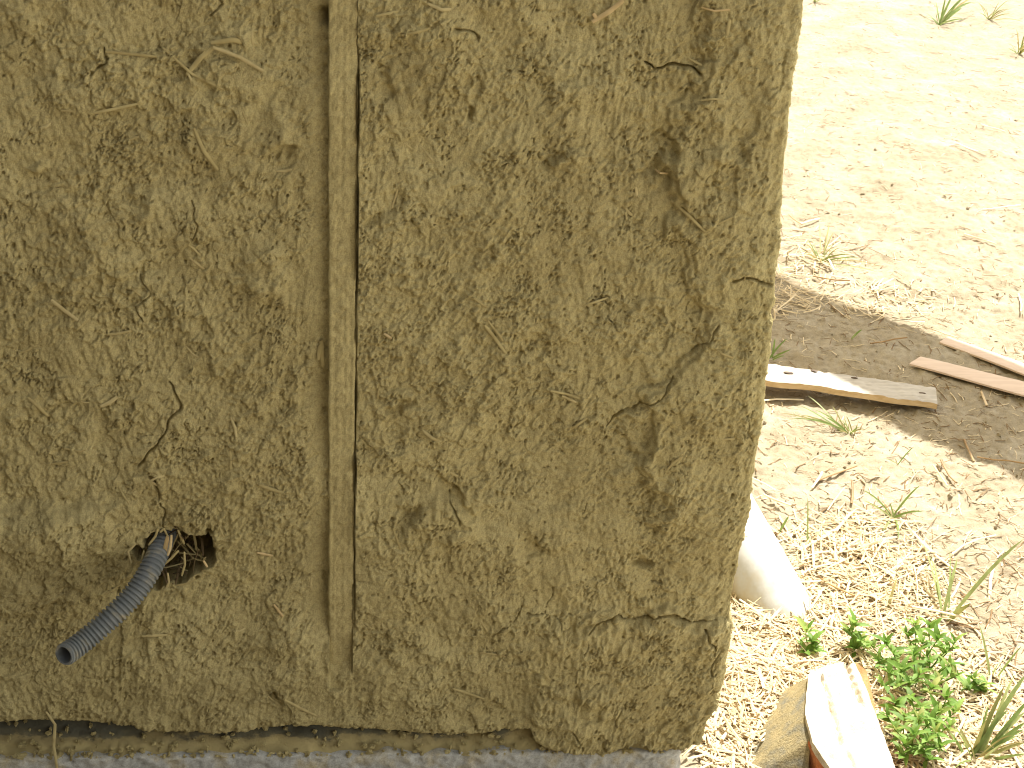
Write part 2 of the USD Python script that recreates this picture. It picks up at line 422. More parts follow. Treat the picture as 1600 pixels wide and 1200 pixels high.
broad = (1.7 * n_lo + 1.2 * n_mid + 0.9 * n_18) * mm

XF = U          # running coordinate for the noise
# warped picture-plane coordinates, so that drawn features get ragged edges
Xq = X0 + bilerp(wx, XF, Zw)
Zq = Zw + bilerp(wz, XF, Zw)

bx0, bx1 = float(wall_pt(513.5, 600)[0]), float(wall_pt(555, 600)[0])
zpix = lambda py, px=540: float(wall_pt(px, py)[2])
H = bilerp(fine_relief, XF, Zw)
smooth_zone = np.exp(-((X0 - (bx0 - 0.012)) / 0.012) ** 2)
H = H * (1 - 0.55 * smooth_zone) * (1 + 0.35 * sstep(zpix(900), zpix(980), Zw) * sstep(float(wall_pt(800, 1050)[0]), float(wall_pt(880, 1050)[0]), X0))
H += bilerp(broad, XF, Zw) * (1 - 0.6 * sstep(XC - 0.09, XC - 0.01, X0))
# left bay lies lower than the batten, right bay flush with it
low_fade = sstep(zpix(1085), zpix(930), Zw)                    # 0 at the bottom, 1 above
H += 9.5 * mm * sstep(bx0, bx1, X0) + (1 - low_fade) * 8.0 * mm * (1 - sstep(bx0, bx1, X0))
H -= 3.0 * mm * np.exp(-((X0 - (bx0 - 0.006)) / 0.007) ** 2) * low_fade
# right coat, raised beyond a ragged line
edge = wp([(1130, -200), (1108, 0), (1098, 60), (1104, 110), (1080, 180), (1052, 232), (1036, 275), (1062, 330), (1085, 400), (1096, 470), (1078, 530), (1035, 590), (985, 640), (1000, 700), (1025, 760), (1035, 830), (1060, 920), (1100, 1000), (1180, 1200)])
edge = edge[np.argsort(edge[:, 1])]
dx = Xq - np.interp(Zq, edge[:, 1], edge[:, 0]) + 0.004 * bilerp(n_9, XF + 0.2, Zw) + 0.0025 * bilerp(n_5, XF, Zw + 0.2)
fade = sstep(zpix(900), zpix(760), Zw)
H += (5 * sstep(-0.011, -0.004, dx) + 5 * sstep(0.001, 0.010, dx) - 1.0 * np.exp(-((dx + 0.006) / 0.012) ** 2)) * mm * (0.25 + 0.75 * fade)
# bottom right lump, raised below the long crack
lid = wp([(780, 990), (800, 966), (835, 950), (867, 958), (890, 985), (922, 976), (960, 954), (1000, 960), (1047, 948), (1110, 957), (1200, 955)])
dz = np.interp(Xq, lid[:, 0], lid[:, 1]) - Zq
H += 9 * mm * sstep(-0.004, 0.012, dz) * sstep(float(wall_pt(790, 1050)[0]), float(wall_pt(880, 1050)[0]), Xq)
# ledge on the left with its upward facing slope, above the conduit
led = wp([(-400, 790), (0, 778), (60, 770), (120, 778), (200, 775), (260, 790)])
dl = np.interp(Xq, led[:, 0], led[:, 1]) - Zq
H += 22 * mm * sstep(0.0, 0.032, dl) * (1 - sstep(0.036, 0.20, dl)) * (1 - sstep(float(wall_pt(60, 800)[0]), float(wall_pt(265, 800)[0]), Xq))
# single bumps, gouges: centre, radii (pixels of the photograph), turn, millimetres
for cx, cy, rx, ry, ang, amp in [(690, 800, 75, 26, 38, 6), (640, 795, 14, 26, 20, -7), (712, 778, 42, 9, 50, -7), (860, 820, 45, 26, 30, 5), (815, 850, 22, 16, 0, -4), (600, 690, 60, 16, 40, 3),
                                 (1075, 270, 45, 40, 0, 4), (1047, 236, 18, 11, -35, -7), (1030, 275, 10, 20, 10, -6), (1010, 700, 14, 60, 20, 4), (1060, 760, 18, 70, 10, 3), (1003, 875, 14, 12, 0, -8),
                                 (380, 120, 60, 30, 20, 5), (400, 75, 40, 12, 15, 3), (430, 215, 20, 30, 0, 5), (445, 245, 16, 12, 0, -6), (330, 215, 20, 50, -30, 3), (240, 300, 70, 50, 0, -3), (270, 335, 50, 45, 0, 4),
                                 (60, 265, 12, 10, 0, 5), (130, 395, 40, 60, 0, 4), (410, 430, 30, 50, 0, 5), (100, 530, 60, 40, 0, 3), (830, 540, 24, 12, 10, -4), (870, 245, 14, 10, -40, -6), (890, 240, 26, 12, -35, 4),
                                 (498, 30, 11, 15, 0, -13), (505, 905, 5, 20, 0, -3.5), (437, 1085, 12, 14, 0, -9), (470, 1000, 60, 40, 0, 4), (180, 910, 70, 45, -35, -4), (215, 330, 12, 12, 0, 4), (620, 632, 28, 9, 15, -6),
                                 (1180, 200, 9, 36, 5, -4), (1140, 240, 24, 18, 0, 4), (940, 130, 50, 30, 0, 3), (915, 115, 20, 16, 0, -4), (870, 1105, 40, 25, 20, 4), (930, 1080, 24, 20, 0, 5), (1065, 1120, 30, 30, 0, -6),
                                 (605, 120, 14, 20, 20, -5), (610, 300, 24, 16, 0, -4), (590, 330, 12, 12, 0, -5), (735, 175, 6, 5, 0, -6), (700, 60, 40, 50, 20, 3), (1120, 600, 40, 70, 15, 3)]:
    c = wall_pt(cx, cy)
    k = math.radians(ang)
    sx_, sy_ = rx / 1380, ry / 1250
    a_, b_ = Xq - c[0], -(Zq - c[2]) * 1.05
    e = ((a_ * math.cos(k) + b_ * math.sin(k)) / sx_) ** 2 + ((-a_ * math.sin(k) + b_ * math.cos(k)) / sy_) ** 2
    H += 1.35 * amp * mm * np.exp(-e ** 1.6 * 0.9)


def seg_dist(P, x, z):
    d = np.full(x.shape, 9.0)
    for (a, b) in zip(P[:-1], P[1:]):
        w = b - a
        t = np.clip(((x - a[0]) * w[0] + (z - a[1]) * w[1]) / (w @ w), 0, 1)
        d = np.minimum(d, np.hypot(x - a[0] - t * w[0], z - a[1] - t * w[1]))
    return d


XJ, ZJ = X0 + 0.0022 * bilerp(grain2, XF * 0.5, Zw * 0.5), Zw + 0.0022 * bilerp(n_5, XF * 0.7 + 0.3, Zw * 0.7)
for w_mm, dep, pts in [(1.5, 7, [(269, 600), (280, 640), (262, 670), (248, 690), (235, 706), (217, 722)]), (1.5, 6, [(238, 742), (250, 770), (248, 805), (256, 830)]), (1.0, 4, [(217, 425), (224, 455), (213, 485), (220, 500)]),
                       (1.8, 9, [(1009, 94), (1030, 104), (1049, 104), (1066, 95), (1088, 104), (1101, 110)]), (2.0, 9, [(1145, 430), (1160, 424), (1180, 427), (1204, 434)]),
                       (1.3, 6, [(770, 985), (800, 964), (815, 946)]), (1.4, 6, [(825, 952), (852, 950), (867, 960), (875, 975)]), (1.3, 5, [(853, 950), (857, 922), (866, 908)]),
                       (1.7, 9, [(920, 976), (935, 963), (960, 954), (972, 955), (1002, 960), (1025, 952)]), (2.8, 14, [(1022, 951), (1047, 947), (1072, 957)]), (1.7, 9, [(1070, 957), (1087, 960), (1112, 958)]),
                       (1.3, 6, [(1100, 972), (1110, 995), (1112, 1018), (1110, 1042)]), (1.6, 7, [(949, 660), (970, 642), (994, 623), (1026, 612), (1046, 580)]), (1.0, 4, [(945, 415), (938, 467)]), (0.9, 4, [(938, 465), (960, 510)]),
                       (1.3, 5, [(1075, 545), (1100, 520), (1120, 500)]), (1.2, 5, [(160, 72), (166, 90), (150, 108), (140, 118)]), (1.1, 4, [(345, 0), (346, 14), (332, 26)]), (1.1, 4, [(305, 320), (310, 350), (298, 375)]),
                       (1.2, 5, [(717, 43), (735, 50), (752, 62)]), (1.2, 5, [(905, 1130), (914, 1142), (918, 1160)]), (1.0, 4, [(975, 1098), (980, 1125)]), (1.0, 4, [(1160, 640), (1165, 700)]), (1.2, 5, [(700, 770), (712, 790), (716, 808)])]:
    P = wp(pts)
    box = (X0 > P[:, 0].min() - 0.02) & (X0 < P[:, 0].max() + 0.02) & (Zw > P[:, 1].min() - 0.02) & (Zw < P[:, 1].max() + 0.02) & (over == 0)
    d = seg_dist(P, XJ[box], ZJ[box])
    var = 0.7 + 0.5 * bilerp(n_9, XF, Zw)[box].clip(-1, 1)
    H[box] -= dep * mm * np.exp(-(d / (0.72 * w_mm * mm * np.maximum(var, 0.25))) ** 2)
# the slit along the batten's right edge and the bed under it
cover = np.clip(low_fade + 0.25 * bilerp(n_9, XF, Zw) * (low_fade > 0.02) * (low_fade < 0.98), 0, 1)
H = np.where((X0 > bx0 + 0.0012) & (X0 < bx1 - 0.0008), np.minimum(H, -6 * mm) * cover + H * (1 - cover), H)
slit_m = sstep(zpix(60), zpix(95), Zw) * 0 + (1 - sstep(zpix(95), zpix(60), Zw)) * sstep(zpix(1010), zpix(860), Zw) * (0.55 + 0.45 * sstep(-1.3, 0.2, bilerp(n_9, XF * 0 + 0.4, Zw)))
slit_x = bx1 + 0.0006 + 0.0003 * bilerp(n_18, XF * 0 + 0.2, Zw)
H -= 12 * mm * slit_m * np.exp(-((X0 - slit_x) / 0.0009) ** 4)
# the hole that the conduit comes out of
hc = wall_pt(267, 868)
he = np.hypot((Xq - hc[0]) / 0.0425, (Zq - hc[2]) / 0.0365) + 0.09 * bilerp(n_9, XF, Zw) + 0.04 * bilerp(grain2, XF, Zw)
H -= 0.085 * sstep(1.04, 0.86, he)
# the coat thins and rolls in at its lower lip
lip = np.exp(-(Zr - Z_BASE) / 0.004)
H -= 3 * mm * lip
H = np.where(over > 0.2, H * 0.4, H)
H = H * (1 - 0.2 * sstep(XC - RC - 0.012, XC - RC, np.minimum(U, XC - RC)))
near_c = (U > XC - RC) & (over == 0) & (Zw < Z_TOPV)
H_CORNER = float(H[near_c].mean())
print('mean relief at the corner', H_CORNER)
turn = sstep(XC - 0.11, XC - RC - 0.002, np.minimum(U, XC - RC))
turn = np.where(U > XC - RC, 1.0, turn)
XS = X0 + NX * (H - H_CORNER * turn) + (corner_x(Zw) - XC) * shear
YS = Y0 + NY * (H - H_CORNER * turn) - H_CORNER * turn
V = np.stack([XS, YS, Zw], -1)
# underside of the lower lip, going back under the coat
rows = []
for dep, dzz in [(0.002, -0.0006), (0.005, -0.0009), (0.010, -0.0006), (0.018, 0.000), (0.030, 0.002), (0.045, 0.004)]:
    q = V[0].copy()
    q[:, 0] -= NX[0] * dep; q[:, 1] -= NY[0] * dep; q[:, 2] += dzz
    rows.insert(0, q)
V = np.concatenate([np.stack(rows), V])
wall = Thing('clay_wall', 'straw and clay plastered wall corner standing in shade on a concrete footing', 'wall')
wall.part('plaster', (V.reshape(-1, 3), grid_faces(V.shape[0], V.shape[1])), clay, smooth=True)


def wall_front(px, py):
    """The plaster's surface at a pixel of the photograph."""
    c = wall_pt(px, py)
    x = c[0]
    i = np.clip(np.searchsorted(zs, c[2]), 0, len(zs) - 1)
    j = np.clip(np.searchsorted(us, x), 0, len(us) - 1)
    i0, i1, j0, j1 = max(i - 2, 0), i + 3, max(j - 2, 0), j + 3
    h = float(np.percentile(H[i0:i1, j0:j1], 75))
    c = wall_pt(px, py, -h)
    return c


# dark board fence of the yard, out of the frame: it leaves the sky open to the right and above
for lab, c, ext, n in (('dark board fence out of the frame to the left', (-1.55, -1.9), (0.03, 3.4), 24), ('dark board fence out of the frame behind the viewer', (0.05, -3.7), (3.2, 0.03), 22)):
    fen = Thing('board_fence', lab, 'fence', loc=(c[0], c[1], 0))
    for k in range(n):
        t = (k + 0.5) / n - 0.5
        w_ = max(ext) / n * 1.02
        off_ = 0.012 * (k % 2)
        ctr_ = (c[0] + off_, c[1] + t * ext[1], 1.75) if ext[1] > ext[0] else (c[0] + t * ext[0], c[1] + off_, 1.75)
        fen.part('board', trimesh.creation.box((0.024, w_, 3.5) if ext[1] > ext[0] else (w_, 0.024, 3.5), trimesh.transformations.translation_matrix(ctr_)), dark_wood)

# wooden batten let into the plaster, clay coated
zb0, zb1 = zpix(1090), 4.2
bz = graded(zb0, Z_TOPV, 0.002, zb0, zb1, 1.2)
prof = []                                       # across: left side, rounded arris, front, right side
wdt = bx1 - bx0
tt = np.concatenate([np.linspace(0, 1, 26)])
BU, BZ = np.meshgrid(np.linspace(-0.35, 1.35, 46), bz)
uu = np.clip(BU, 0, 1)
dep = np.where(BU < 0, -BU, np.where(BU > 1, BU - 1, 0)) * 0.045
grain_b = field(60, 1.1, 90, seed=41)
frontn = 0.8 * (0.0003 * bilerp(grain_b, BU * wdt, BZ) + 0.0007 * bilerp(n_18, BU * wdt + 0.2, BZ) + 0.0003 * bilerp(grain2, BU * wdt + 0.5, BZ) + 0.0006 * bilerp(scal_a, BU * wdt + 0.1, BZ) + 0.0011 * bilerp(cr_b, BU * wdt + 0.3, BZ)) - 0.0011 * bilerp(cl_a, BU * wdt + 0.6, BZ) + 0.0003 * bilerp(gran, BU * wdt + 0.6, BZ)
rnd = 0.0016 * (np.exp(-uu / 0.05) + np.exp(-(1 - uu) / 0.05))
BX = bx0 + uu * wdt + 0.0003 * bilerp(n_9, BU * 0 + np.round(uu), BZ) * (np.abs(uu - 0.5) * 2) ** 3
fadeb = sstep(zpix(1085), zpix(840), BZ)
BY = -(0.0098 + frontn) + rnd + dep + (1 - fadeb) * 0.0085
wall.part('batten', (np.stack([BX, BY, BZ], -1).reshape(-1, 3), grid_faces(len(bz), BU.shape[1])), clay_batten, smooth=40)

# damp mortar bed between the coat and the footing
zp = float(wall_pt(540, 1167)[2])
x_end = float(wall_pt(1050, 1165)[0])
sxs = graded(float(wall_pt(-20, 1180)[0]), x_end, 0.002, -3.2, x_end, 1.15)
sxs = sxs[sxs <= x_end]
S_, T_ = np.meshgrid(sxs, np.linspace(0, 1, 30))
bed_n = 0.0016 * bilerp(n_9, S_, T_ * 0.05) + 0.0008 * bilerp(n_5, S_, T_ * 0.05 + 0.4) + 0.004 * bilerp(cr_b, S_ + 0.2, T_ * 0.05) * sstep(0.9, 0.3, T_) + 0.0015 * bilerp(cr_a, S_, T_ * 0.05 + 0.2)
YB = -0.010 + 0.030 * T_ ** 0.8 - bed_n
ZBd = zp - 0.004 + 0.056 * T_
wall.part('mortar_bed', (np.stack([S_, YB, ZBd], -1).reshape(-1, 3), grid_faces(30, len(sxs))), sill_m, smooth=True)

# concrete footing
pxs = graded(float(wall_pt(-20, 1190)[0]), x_end - 0.004, 0.002, -3.2, x_end - 0.004, 1.15)
pxs = pxs[pxs <= x_end - 0.004]
pa = np.linspace(x_end - 0.004, x_end + 0.012, 10)[1:]
side_y = np.linspace(0.01, 1.6, 60)
P_ = [np.array([x, -0.0135]) for x in pxs] + [np.array([x_end - 0.004 + 0.016 * math.sin(a), -0.0135 + 0.016 * (1 - math.cos(a))]) for a in np.linspace(0.15, math.pi / 2, 10)] + [np.array([x_end + 0.012, y]) for y in side_y]
P_ = np.array(P_)
prow = [(0.030, 0.0), (0.012, 0.0), (0.004, -0.0004), (0.0012, -0.0012), (0.0, -0.004)] + [(0.0, -0.004 - k * 0.0022) for k in range(1, 42)] + [(0.0, -0.2)]
tan = np.gradient(P_, axis=0); tan /= np.linalg.norm(tan, axis=1, keepdims=True)
nor = np.stack([tan[:, 1], -tan[:, 0]], 1)
run = np.concatenate([[0], np.cumsum(np.linalg.norm(np.diff(P_, axis=0), axis=1))]) + P_[0, 0]
VV = []
for inn, dz_ in prow:
    zz = np.full(len(P_), zp + dz_)
    n_ = 0.0006 * bilerp(n_5, run[None], zz[None])[0] + 0.0006 * bilerp(grain2, run[None], zz[None])[0] - 0.0018 * bilerp(pit_f, run[None] + 0.3, zz[None])[0] + 0.0012 * bilerp(scal_c, run[None], zz[None])[0]
    q = P_ + nor * (n_[:, None] - inn)
    VV.append(np.stack([q[:, 0], q[:, 1], zz + 0.0012 * bilerp(n_9, run[None] + 0.1, zz[None] * 0)[0]], 1))
wall.part('concrete_footing', (np.concatenate(VV[::-1]), grid_faces(len(prow), len(P_))), plinth_m, smooth=60)

# crumbs of clay fallen on the bed, one mass
ms = []
for k in range(420):
    x = rng.uniform(float(wall_pt(-30, 1170)[0]), x_end - 0.01)
    r = rng.uniform(0.0008, 0.003) * (1.7 if rng.random() < 0.06 else 1)
    t = rng.random() ** 2.2
    m = trimesh.creation.icosphere(1, r)
    v = (m.vertices + rng.normal(0, r * 0.28, m.vertices.shape)) * rng.uniform(0.5, 1.5, 3)
    ms.append((v + [x, -0.012 + 0.030 * t ** 0.8 - r * 0.4, zp + 0.056 * t - 0.003 + r * 0.5], m.faces))
wall.part('clay_crumbs', join(ms), clay, kind='stuff')

# straw caught in the plaster
def stalk(pts3, w, flat=0.45, sides=6, bow=0.0, flat_dir=None):
    p = np.asarray(pts3, float)
    t = np.linspace(0, 1, max(4, 3 * len(p) - 2))
    s = np.linspace(0, 1, len(p))
    q = np.stack([np.interp(t, s, p[:, k]) for k in range(3)], 1)
    return tube(q, w * (1 - 0.25 * np.abs(2 * t - 1) ** 3), sides, flat, flat_dir=flat_dir)


def wall_straw(pix, w_mm, lift, m=clay_straw_m, label=None):
    pts = []
    for k, p in enumerate(pix):
        c = wall_front(*p)
        c[1] -= (lift[k] if np.ndim(lift) else lift) * mm
        pts.append(c)
    wall.part('straw', stalk(pts, w_mm * mm / 2, flat_dir=(0, -1, 0)), m, smooth=60, label=label)


for pix, w, lift, m in [([(165, 80), (205, 84), (245, 88)], 3, 1.2, clay_straw_m), ([(292, 116), (315, 88), (335, 72)], 5, (0.5, 2, 3), clay_straw_m), ([(333, 72), (375, 88), (412, 111)], 4, (4, 3.5, 1.5), clay_straw_m),
                        ([(330, 66), (365, 61), (402, 72)], 5, (3, 3, 0.5), clay_straw_m), ([(345, 73), (385, 95), (405, 104)], 3, (4, 4, 2), clay_straw_m), ([(925, 33), (950, 17), (972, -2)], 5, (3, 5, 8), pale_straw_m),
                        ([(926, 20), (934, 30)], 4, (3, 3), pale_straw_m), ([(757, 507), (775, 530), (790, 552)], 4, (1.5, 1.5, 0.5), clay_straw_m), ([(762, 500), (780, 524), (794, 545)], 2.5, 1.0, clay_straw_m),
                        ([(1048, 312), (1075, 335), (1102, 362)], 3, (2, 3, 1.5), clay_straw_m), ([(1022, 262), (1030, 268), (1043, 270)], 2, (4, 5, 2), pale_straw_m), ([(44, 620), (60, 634), (75, 650)], 4, (2, 2, 0.5), clay_straw_m),
                        ([(158, 634), (172, 628), (184, 619)], 4.5, 1.5, clay_straw_m), ([(80, 468), (100, 484), (122, 500)], 4.5, 1, clay_straw_m), ([(405, 757), (422, 763), (440, 769)], 4.5, 1.2, clay_straw_m),
                        ([(222, 993), (240, 992), (262, 991)], 4, 1.5, clay_straw_m), ([(428, 943), (442, 962)], 3.5, 2, pale_straw_m), ([(402, 862), (426, 867)], 3, 2, pale_straw_m), ([(445, 1092), (468, 1104), (494, 1118)], 4, (2, 2.5, 1), clay_straw_m),
                        ([(708, 1075), (730, 1082), (756, 1091)], 3.5, 1.5, clay_straw_m), ([(303, 200), (318, 235), (340, 265)], 4, 1, clay_straw_m), ([(255, 75), (300, 115), (350, 140)], 3, 1, clay_straw_m), ([(95, 172), (150, 176), (215, 162)], 3, 0.8, clay_straw_m),
                        ([(628, 55), (650, 50), (672, 44)], 3, 1, clay_straw_m), ([(668, 5), (690, 15), (705, 14)], 3.5, 1, clay_straw_m), ([(860, 610), (885, 615), (905, 622)], 3, 1, clay_straw_m), ([(878, 618), (900, 628)], 3, 1, clay_straw_m),
                        ([(660, 672), (675, 684), (690, 690)], 4, 1, clay_straw_m), ([(1040, 735), (1052, 722), (1066, 712)], 3, 2, clay_straw_m), ([(497, 560), (502, 530), (504, 570)], 5, 3, clay_straw_m), ([(740, 465), (760, 480)], 3, 1, clay_straw_m),
                        ([(100, 700), (125, 705), (150, 698)], 2.5, 1, clay_straw_m), ([(600, 520), (612, 528)], 3, 2, pale_straw_m), ([(1140, 30), (1135, 55)], 3.5, 1.5, clay_straw_m), ([(1095, 10), (1115, 16), (1140, 14)], 2, 3, pale_straw_m)]:
    wall_straw(pix, w, lift, m)
for k in range(75):
    px, py = rng.uniform(5, 1170), rng.uniform(5, 1100)
    if 490 < px < 575 or math.hypot(px - 270, py - 870) < 75:
        continue
    a, L = rng.normal(0.9, 0.9), rng.uniform(12, 46)
    dx_, dy_ = math.cos(a) * L / 2, math.sin(a) * L / 2
    wall_straw([(px - dx_, py - dy_), (px + rng.normal(0, 1.5), py + rng.normal(0, 1.5)), (px + dx_, py + dy_)], rng.uniform(1.2, 3.2), (-0.6, rng.uniform(0.0, 0.8), -0.6))

for px, py, dx_, dy_ in [(1226, 195, 10, -8), (1206, 372, 9, 4), (1197, 512, 8, -10), (1181, 660, 10, 3), (1167, 772, 9, -7), (1158, 846, 12, -9), (1140, 985, 8, -3), (1120, 1090, 10, 5)]:
    p0 = wall_pt(px - 14, py, -0.016); p1 = wall_pt(px + dx_, py + dy_, -0.010)
    wall.part('straw', stalk([p0, (p0 + p1) / 2, p1], rng.uniform(0.0006, 0.0011)), clay_straw_m, smooth=60)

# straw hanging over the bed at the bottom left
a_, b_, c_, d_ = wall_pt(72, 1112, -0.012), wall_pt(86, 1132, -0.016), wall_pt(84, 1165, -0.020), wall_pt(91, 1215, -0.019)
wall.part('straw', stalk([a_, b_, c_, d_], 0.0018, flat_dir=(0, -1, 0)), clay_straw_m, smooth=60, label='straw hanging down over the mortar bed')

# straw and root fibres in the conduit's hole
for k in range(46):
    a = rng.uniform(0, 2 * math.pi)
    r0 = rng.uniform(0.75, 1.12)
    p0 = np.array([hc[0] + 0.037 * r0 * math.cos(a), rng.uniform(-0.004, 0.012), hc[2] + 0.036 * r0 * math.sin(a)])
    if -0.7 < math.cos(a) < 0.1 and math.sin(a) > 0.5 and rng.random() < 0.5:
        continue
    b2 = a + math.pi + rng.normal(0, 0.8)
    L = rng.uniform(0.012, 0.045)
    p1 = p0 + [L * math.cos(b2), rng.uniform(0.004, 0.03), L * math.sin(b2)]
    mid = (p0 + p1) / 2 + rng.normal(0, 0.003, 3)
    wall.part('straw', stalk([p0, mid, p1], rng.uniform(0.0007, 0.0016)), clay_straw_m if rng.random() < 0.3 else dark_straw_m, smooth=60)
for k in range(60):
    p0 = np.array([hc[0] + rng.normal(0.006, 0.014), rng.uniform(0.015, 0.05), hc[2] + rng.normal(-0.008, 0.013)])
    dr = rng.normal(0, 1, 3); dr /= np.linalg.norm(dr)
    p1 = p0 + dr * rng.uniform(0.01, 0.03)
    wall.part('root_fibre', stalk([p0, (p0 + p1) / 2 + rng.normal(0, 0.004, 3), p1], rng.uniform(0.0004, 0.0008), sides=4), dark_straw_m)
for pix, w, dep0, m in [([(262, 838), (258, 858), (254, 876)], 7, -0.006, pale_straw_m), ([(268, 836), (266, 856), (262, 868)], 4.5, -0.010, pale_straw_m), ([(250, 832), (256, 826), (262, 838)], 4, 0.0, clay_straw_m), ([(278, 828), (284, 842), (288, 850)], 4, 0.0, clay_straw_m),
                        ([(232, 852), (243, 838), (247, 826)], 4, -0.002, clay_straw_m), ([(254, 884), (268, 872), (279, 860)], 4, -0.012, clay_straw_m), ([(262, 895), (264, 910), (260, 918)], 3.5, -0.010, clay_straw_m), ([(288, 862), (289, 882), (284, 900)], 3.5, -0.004, clay_straw_m),
                        ([(318, 876), (324, 886)], 4, -0.012, pale_straw_m), ([(275, 915), (292, 912), (306, 905)], 3.5, -0.010, clay_straw_m), ([(205, 880), (200, 862), (212, 850)], 3.5, -0.012, clay_straw_m), ([(225, 860), (221, 875)], 3, -0.008, clay_straw_m)]:
    wall.part('straw', stalk([wall_pt(*p, dep0) for p in pix], w * mm * 0.36, flat_dir=(0, -1, 0)), m, smooth=60)

# ------------------------------------------------------------------ corrugated conduit
cp = np.array([wall_pt(262, 826, 0.040), wall_pt(250, 856, 0.004), wall_pt(233, 893, -0.026), wall_pt(206, 932, -0.048), wall_pt(172, 966, -0.066), wall_pt(135, 998, -0.083), wall_pt(96, 1026, -0.112)])
from scipy.interpolate import CubicSpline
s_ = np.concatenate([[0], np.cumsum(np.linalg.norm(np.diff(cp, axis=0), axis=1))])
cs = CubicSpline(s_, cp)
PITCH = 0.0054
total = s_[-1]
nr = int(total / PITCH)
stations, radii = [], []
for k in range(nr):
    for f, r in ((0.0, 0.0106), (0.18, 0.0106), (0.26, 0.0124), (0.40, 0.0130), (0.68, 0.0130), (0.84, 0.0124), (0.92, 0.0106)):
        stations.append((k + f) * PITCH); radii.append(r)
stations.append(nr * PITCH); radii.append(0.0106)
stations = np.array(stations)
cen = cs(stations)
conduit = Thing('corrugated_conduit', 'dark grey corrugated plastic conduit sticking out of the straw lined hole', 'conduit', loc=cp[0])
conduit.part('outer_wall', tube(cen, radii, 28, cap=False, flat_dir=(0.35, -0.6, 0.7)), conduit_m, smooth=50)
ins = tube(cs(np.linspace(0, nr * PITCH, 60)), 0.0098, 28, cap=False, flat_dir=(0.35, -0.6, 0.7))
conduit.part('inner_wall', (ins[0], ins[1][:, ::-1]), conduit_m, smooth=True)
e0, e1 = cs(nr * PITCH - 0.0006), cs(nr * PITCH + 0.0008)
ring_o, ring_i = tube([e0, e1], 0.0113, 28, cap=False, flat_dir=(0.35, -0.6, 0.7))[0], tube([e0, e1], 0.0097, 28, cap=False, flat_dir=(0.35, -0.6, 0.7))[0]
rv = np.vstack([ring_o[:28], ring_o[28:], ring_i[28:], ring_i[:28]])
rf = []
for k in range(4):
    for j in range(28):
        a, b = k * 28 + j, k * 28 + (j + 1) % 28
        c, d = ((k + 1) % 4) * 28 + (j + 1) % 28, ((k + 1) % 4) * 28 + j
        rf += [[a, b, c], [a, c, d]]
conduit.part('cut_rim', (rv, np.array(rf)), conduit_m, smooth=40)

# ------------------------------------------------------------------ things lying on the ground
def slab(name, label, cat, corners, thick, lift, m_top, m_edge=None, sub=24, noise=0.0006, seed=0, waney=0.0, group=None):
    """A board from four ground points (far left, far right, near right, near left): face and edge parts."""
    a, b, c, d = [np.array([p[0], p[1], 0.0]) for p in corners]
    g = np.random.default_rng(seed)
    xax = (b - a); L = np.linalg.norm(xax)
    T = Thing(name, label, cat, loc=(d + a) / 2 + [0, 0, 0], group=group)
    nu, nv = sub, 8
    u, v = np.meshgrid(np.linspace(0, 1, nu), np.linspace(0, 1, nv))
    bend = 0.0009 * np.sin(u * 5 + seed)
    wob = waney * (0.5 * np.sin(u * 17 + 1.0) + 0.35 * np.sin(u * 31) + 0.4 * np.sin(u * 7)) * (v > 0.99)
    top = a[None, None] * ((1 - u) * (1 - v))[..., None] + b * (u * (1 - v))[..., None] + c * (u * v)[..., None] + d * ((1 - u) * v)[..., None]
    nd = (d - a) / np.linalg.norm(d - a)
    top = top + nd * wob[..., None]
    zb = lift[0] * (1 - u) + lift[1] * u + bend
    edge_r = 0.0012 * ((v < 0.01) | (v > 0.99))
    topz = zb + thick - edge_r + g.normal(0, noise, u.shape)
    top[..., 2] = topz
    bot = top.copy(); bot[..., 2] = zb
    T.part('board_face', (top.reshape(-1, 3), grid_faces(nv, nu, True)), m_top, smooth=35)
    rim_t = np.concatenate([top[0, :], top[1:, -1], top[-1, -2::-1], top[-2:0:-1, 0]])
    rim_b = np.concatenate([bot[0, :], bot[1:, -1], bot[-1, -2::-1], bot[-2:0:-1, 0]])
    n = len(rim_t)
    f = []
    for k in range(n):
        q = (k + 1) % n
        f += [[k, q, n + q], [k, n + q, n + k]]
    vb = np.vstack([rim_t, rim_b]); fb = np.array(f)
    v2, f2 = bot.reshape(-1, 3), grid_faces(nv, nu)
    T.part('board_edge', (np.vstack([vb, v2]), np.vstack([fb, f2 + len(vb)])), m_edge or m_top, smooth=20)
    return T, top


def gp(px, py, z=0.0):
    return ground_pt(px, py, z)


near_r, near_l = gp(1463, 643), gp(1190, 611)
ax = near_r - near_l; ax /= np.linalg.norm(ax)
perp = np.array([-ax[1], ax[0], 0.0])
if perp[1] < 0:
    perp = -perp
wb = 0.074
nl = near_l - ax * 0.22
plank, ptop = slab('weathered_plank', 'short weathered grey plank half in sun lying at the wall corner', 'plank', [nl + perp * wb, near_r + perp * wb, near_r, nl], 0.013, (0.022, 0.003), grey_wood, raw_wood, sub=60, seed=3, waney=0.005, noise=0.0008)
for px, py, r in [(1232, 583, 0.006), (1335, 591, 0.004), (1272, 580, 0.0045), (1441, 615, 0.004)]:
    c = gp(px, py, 0.033)
    t = np.clip((c - nl) @ ax / np.linalg.norm(near_r - nl), 0, 1)
    zt = 0.022 * (1 - t) + 0.003 * t + 0.013
    c = gp(px, py, zt)
    m = trimesh.creation.icosphere(2, 1.0)
    v = m.vertices * [r * 1.7, r * 0.8, 0.0012]
    k = math.atan2(ax[1], ax[0])
    Rm = np.array([[math.cos(k), -math.sin(k), 0], [math.sin(k), math.cos(k), 0], [0, 0, 1]])
    plank.part('knot', (v @ Rm.T + [c[0], c[1], zt + 0.0012], m.faces), knot_m, smooth=True)

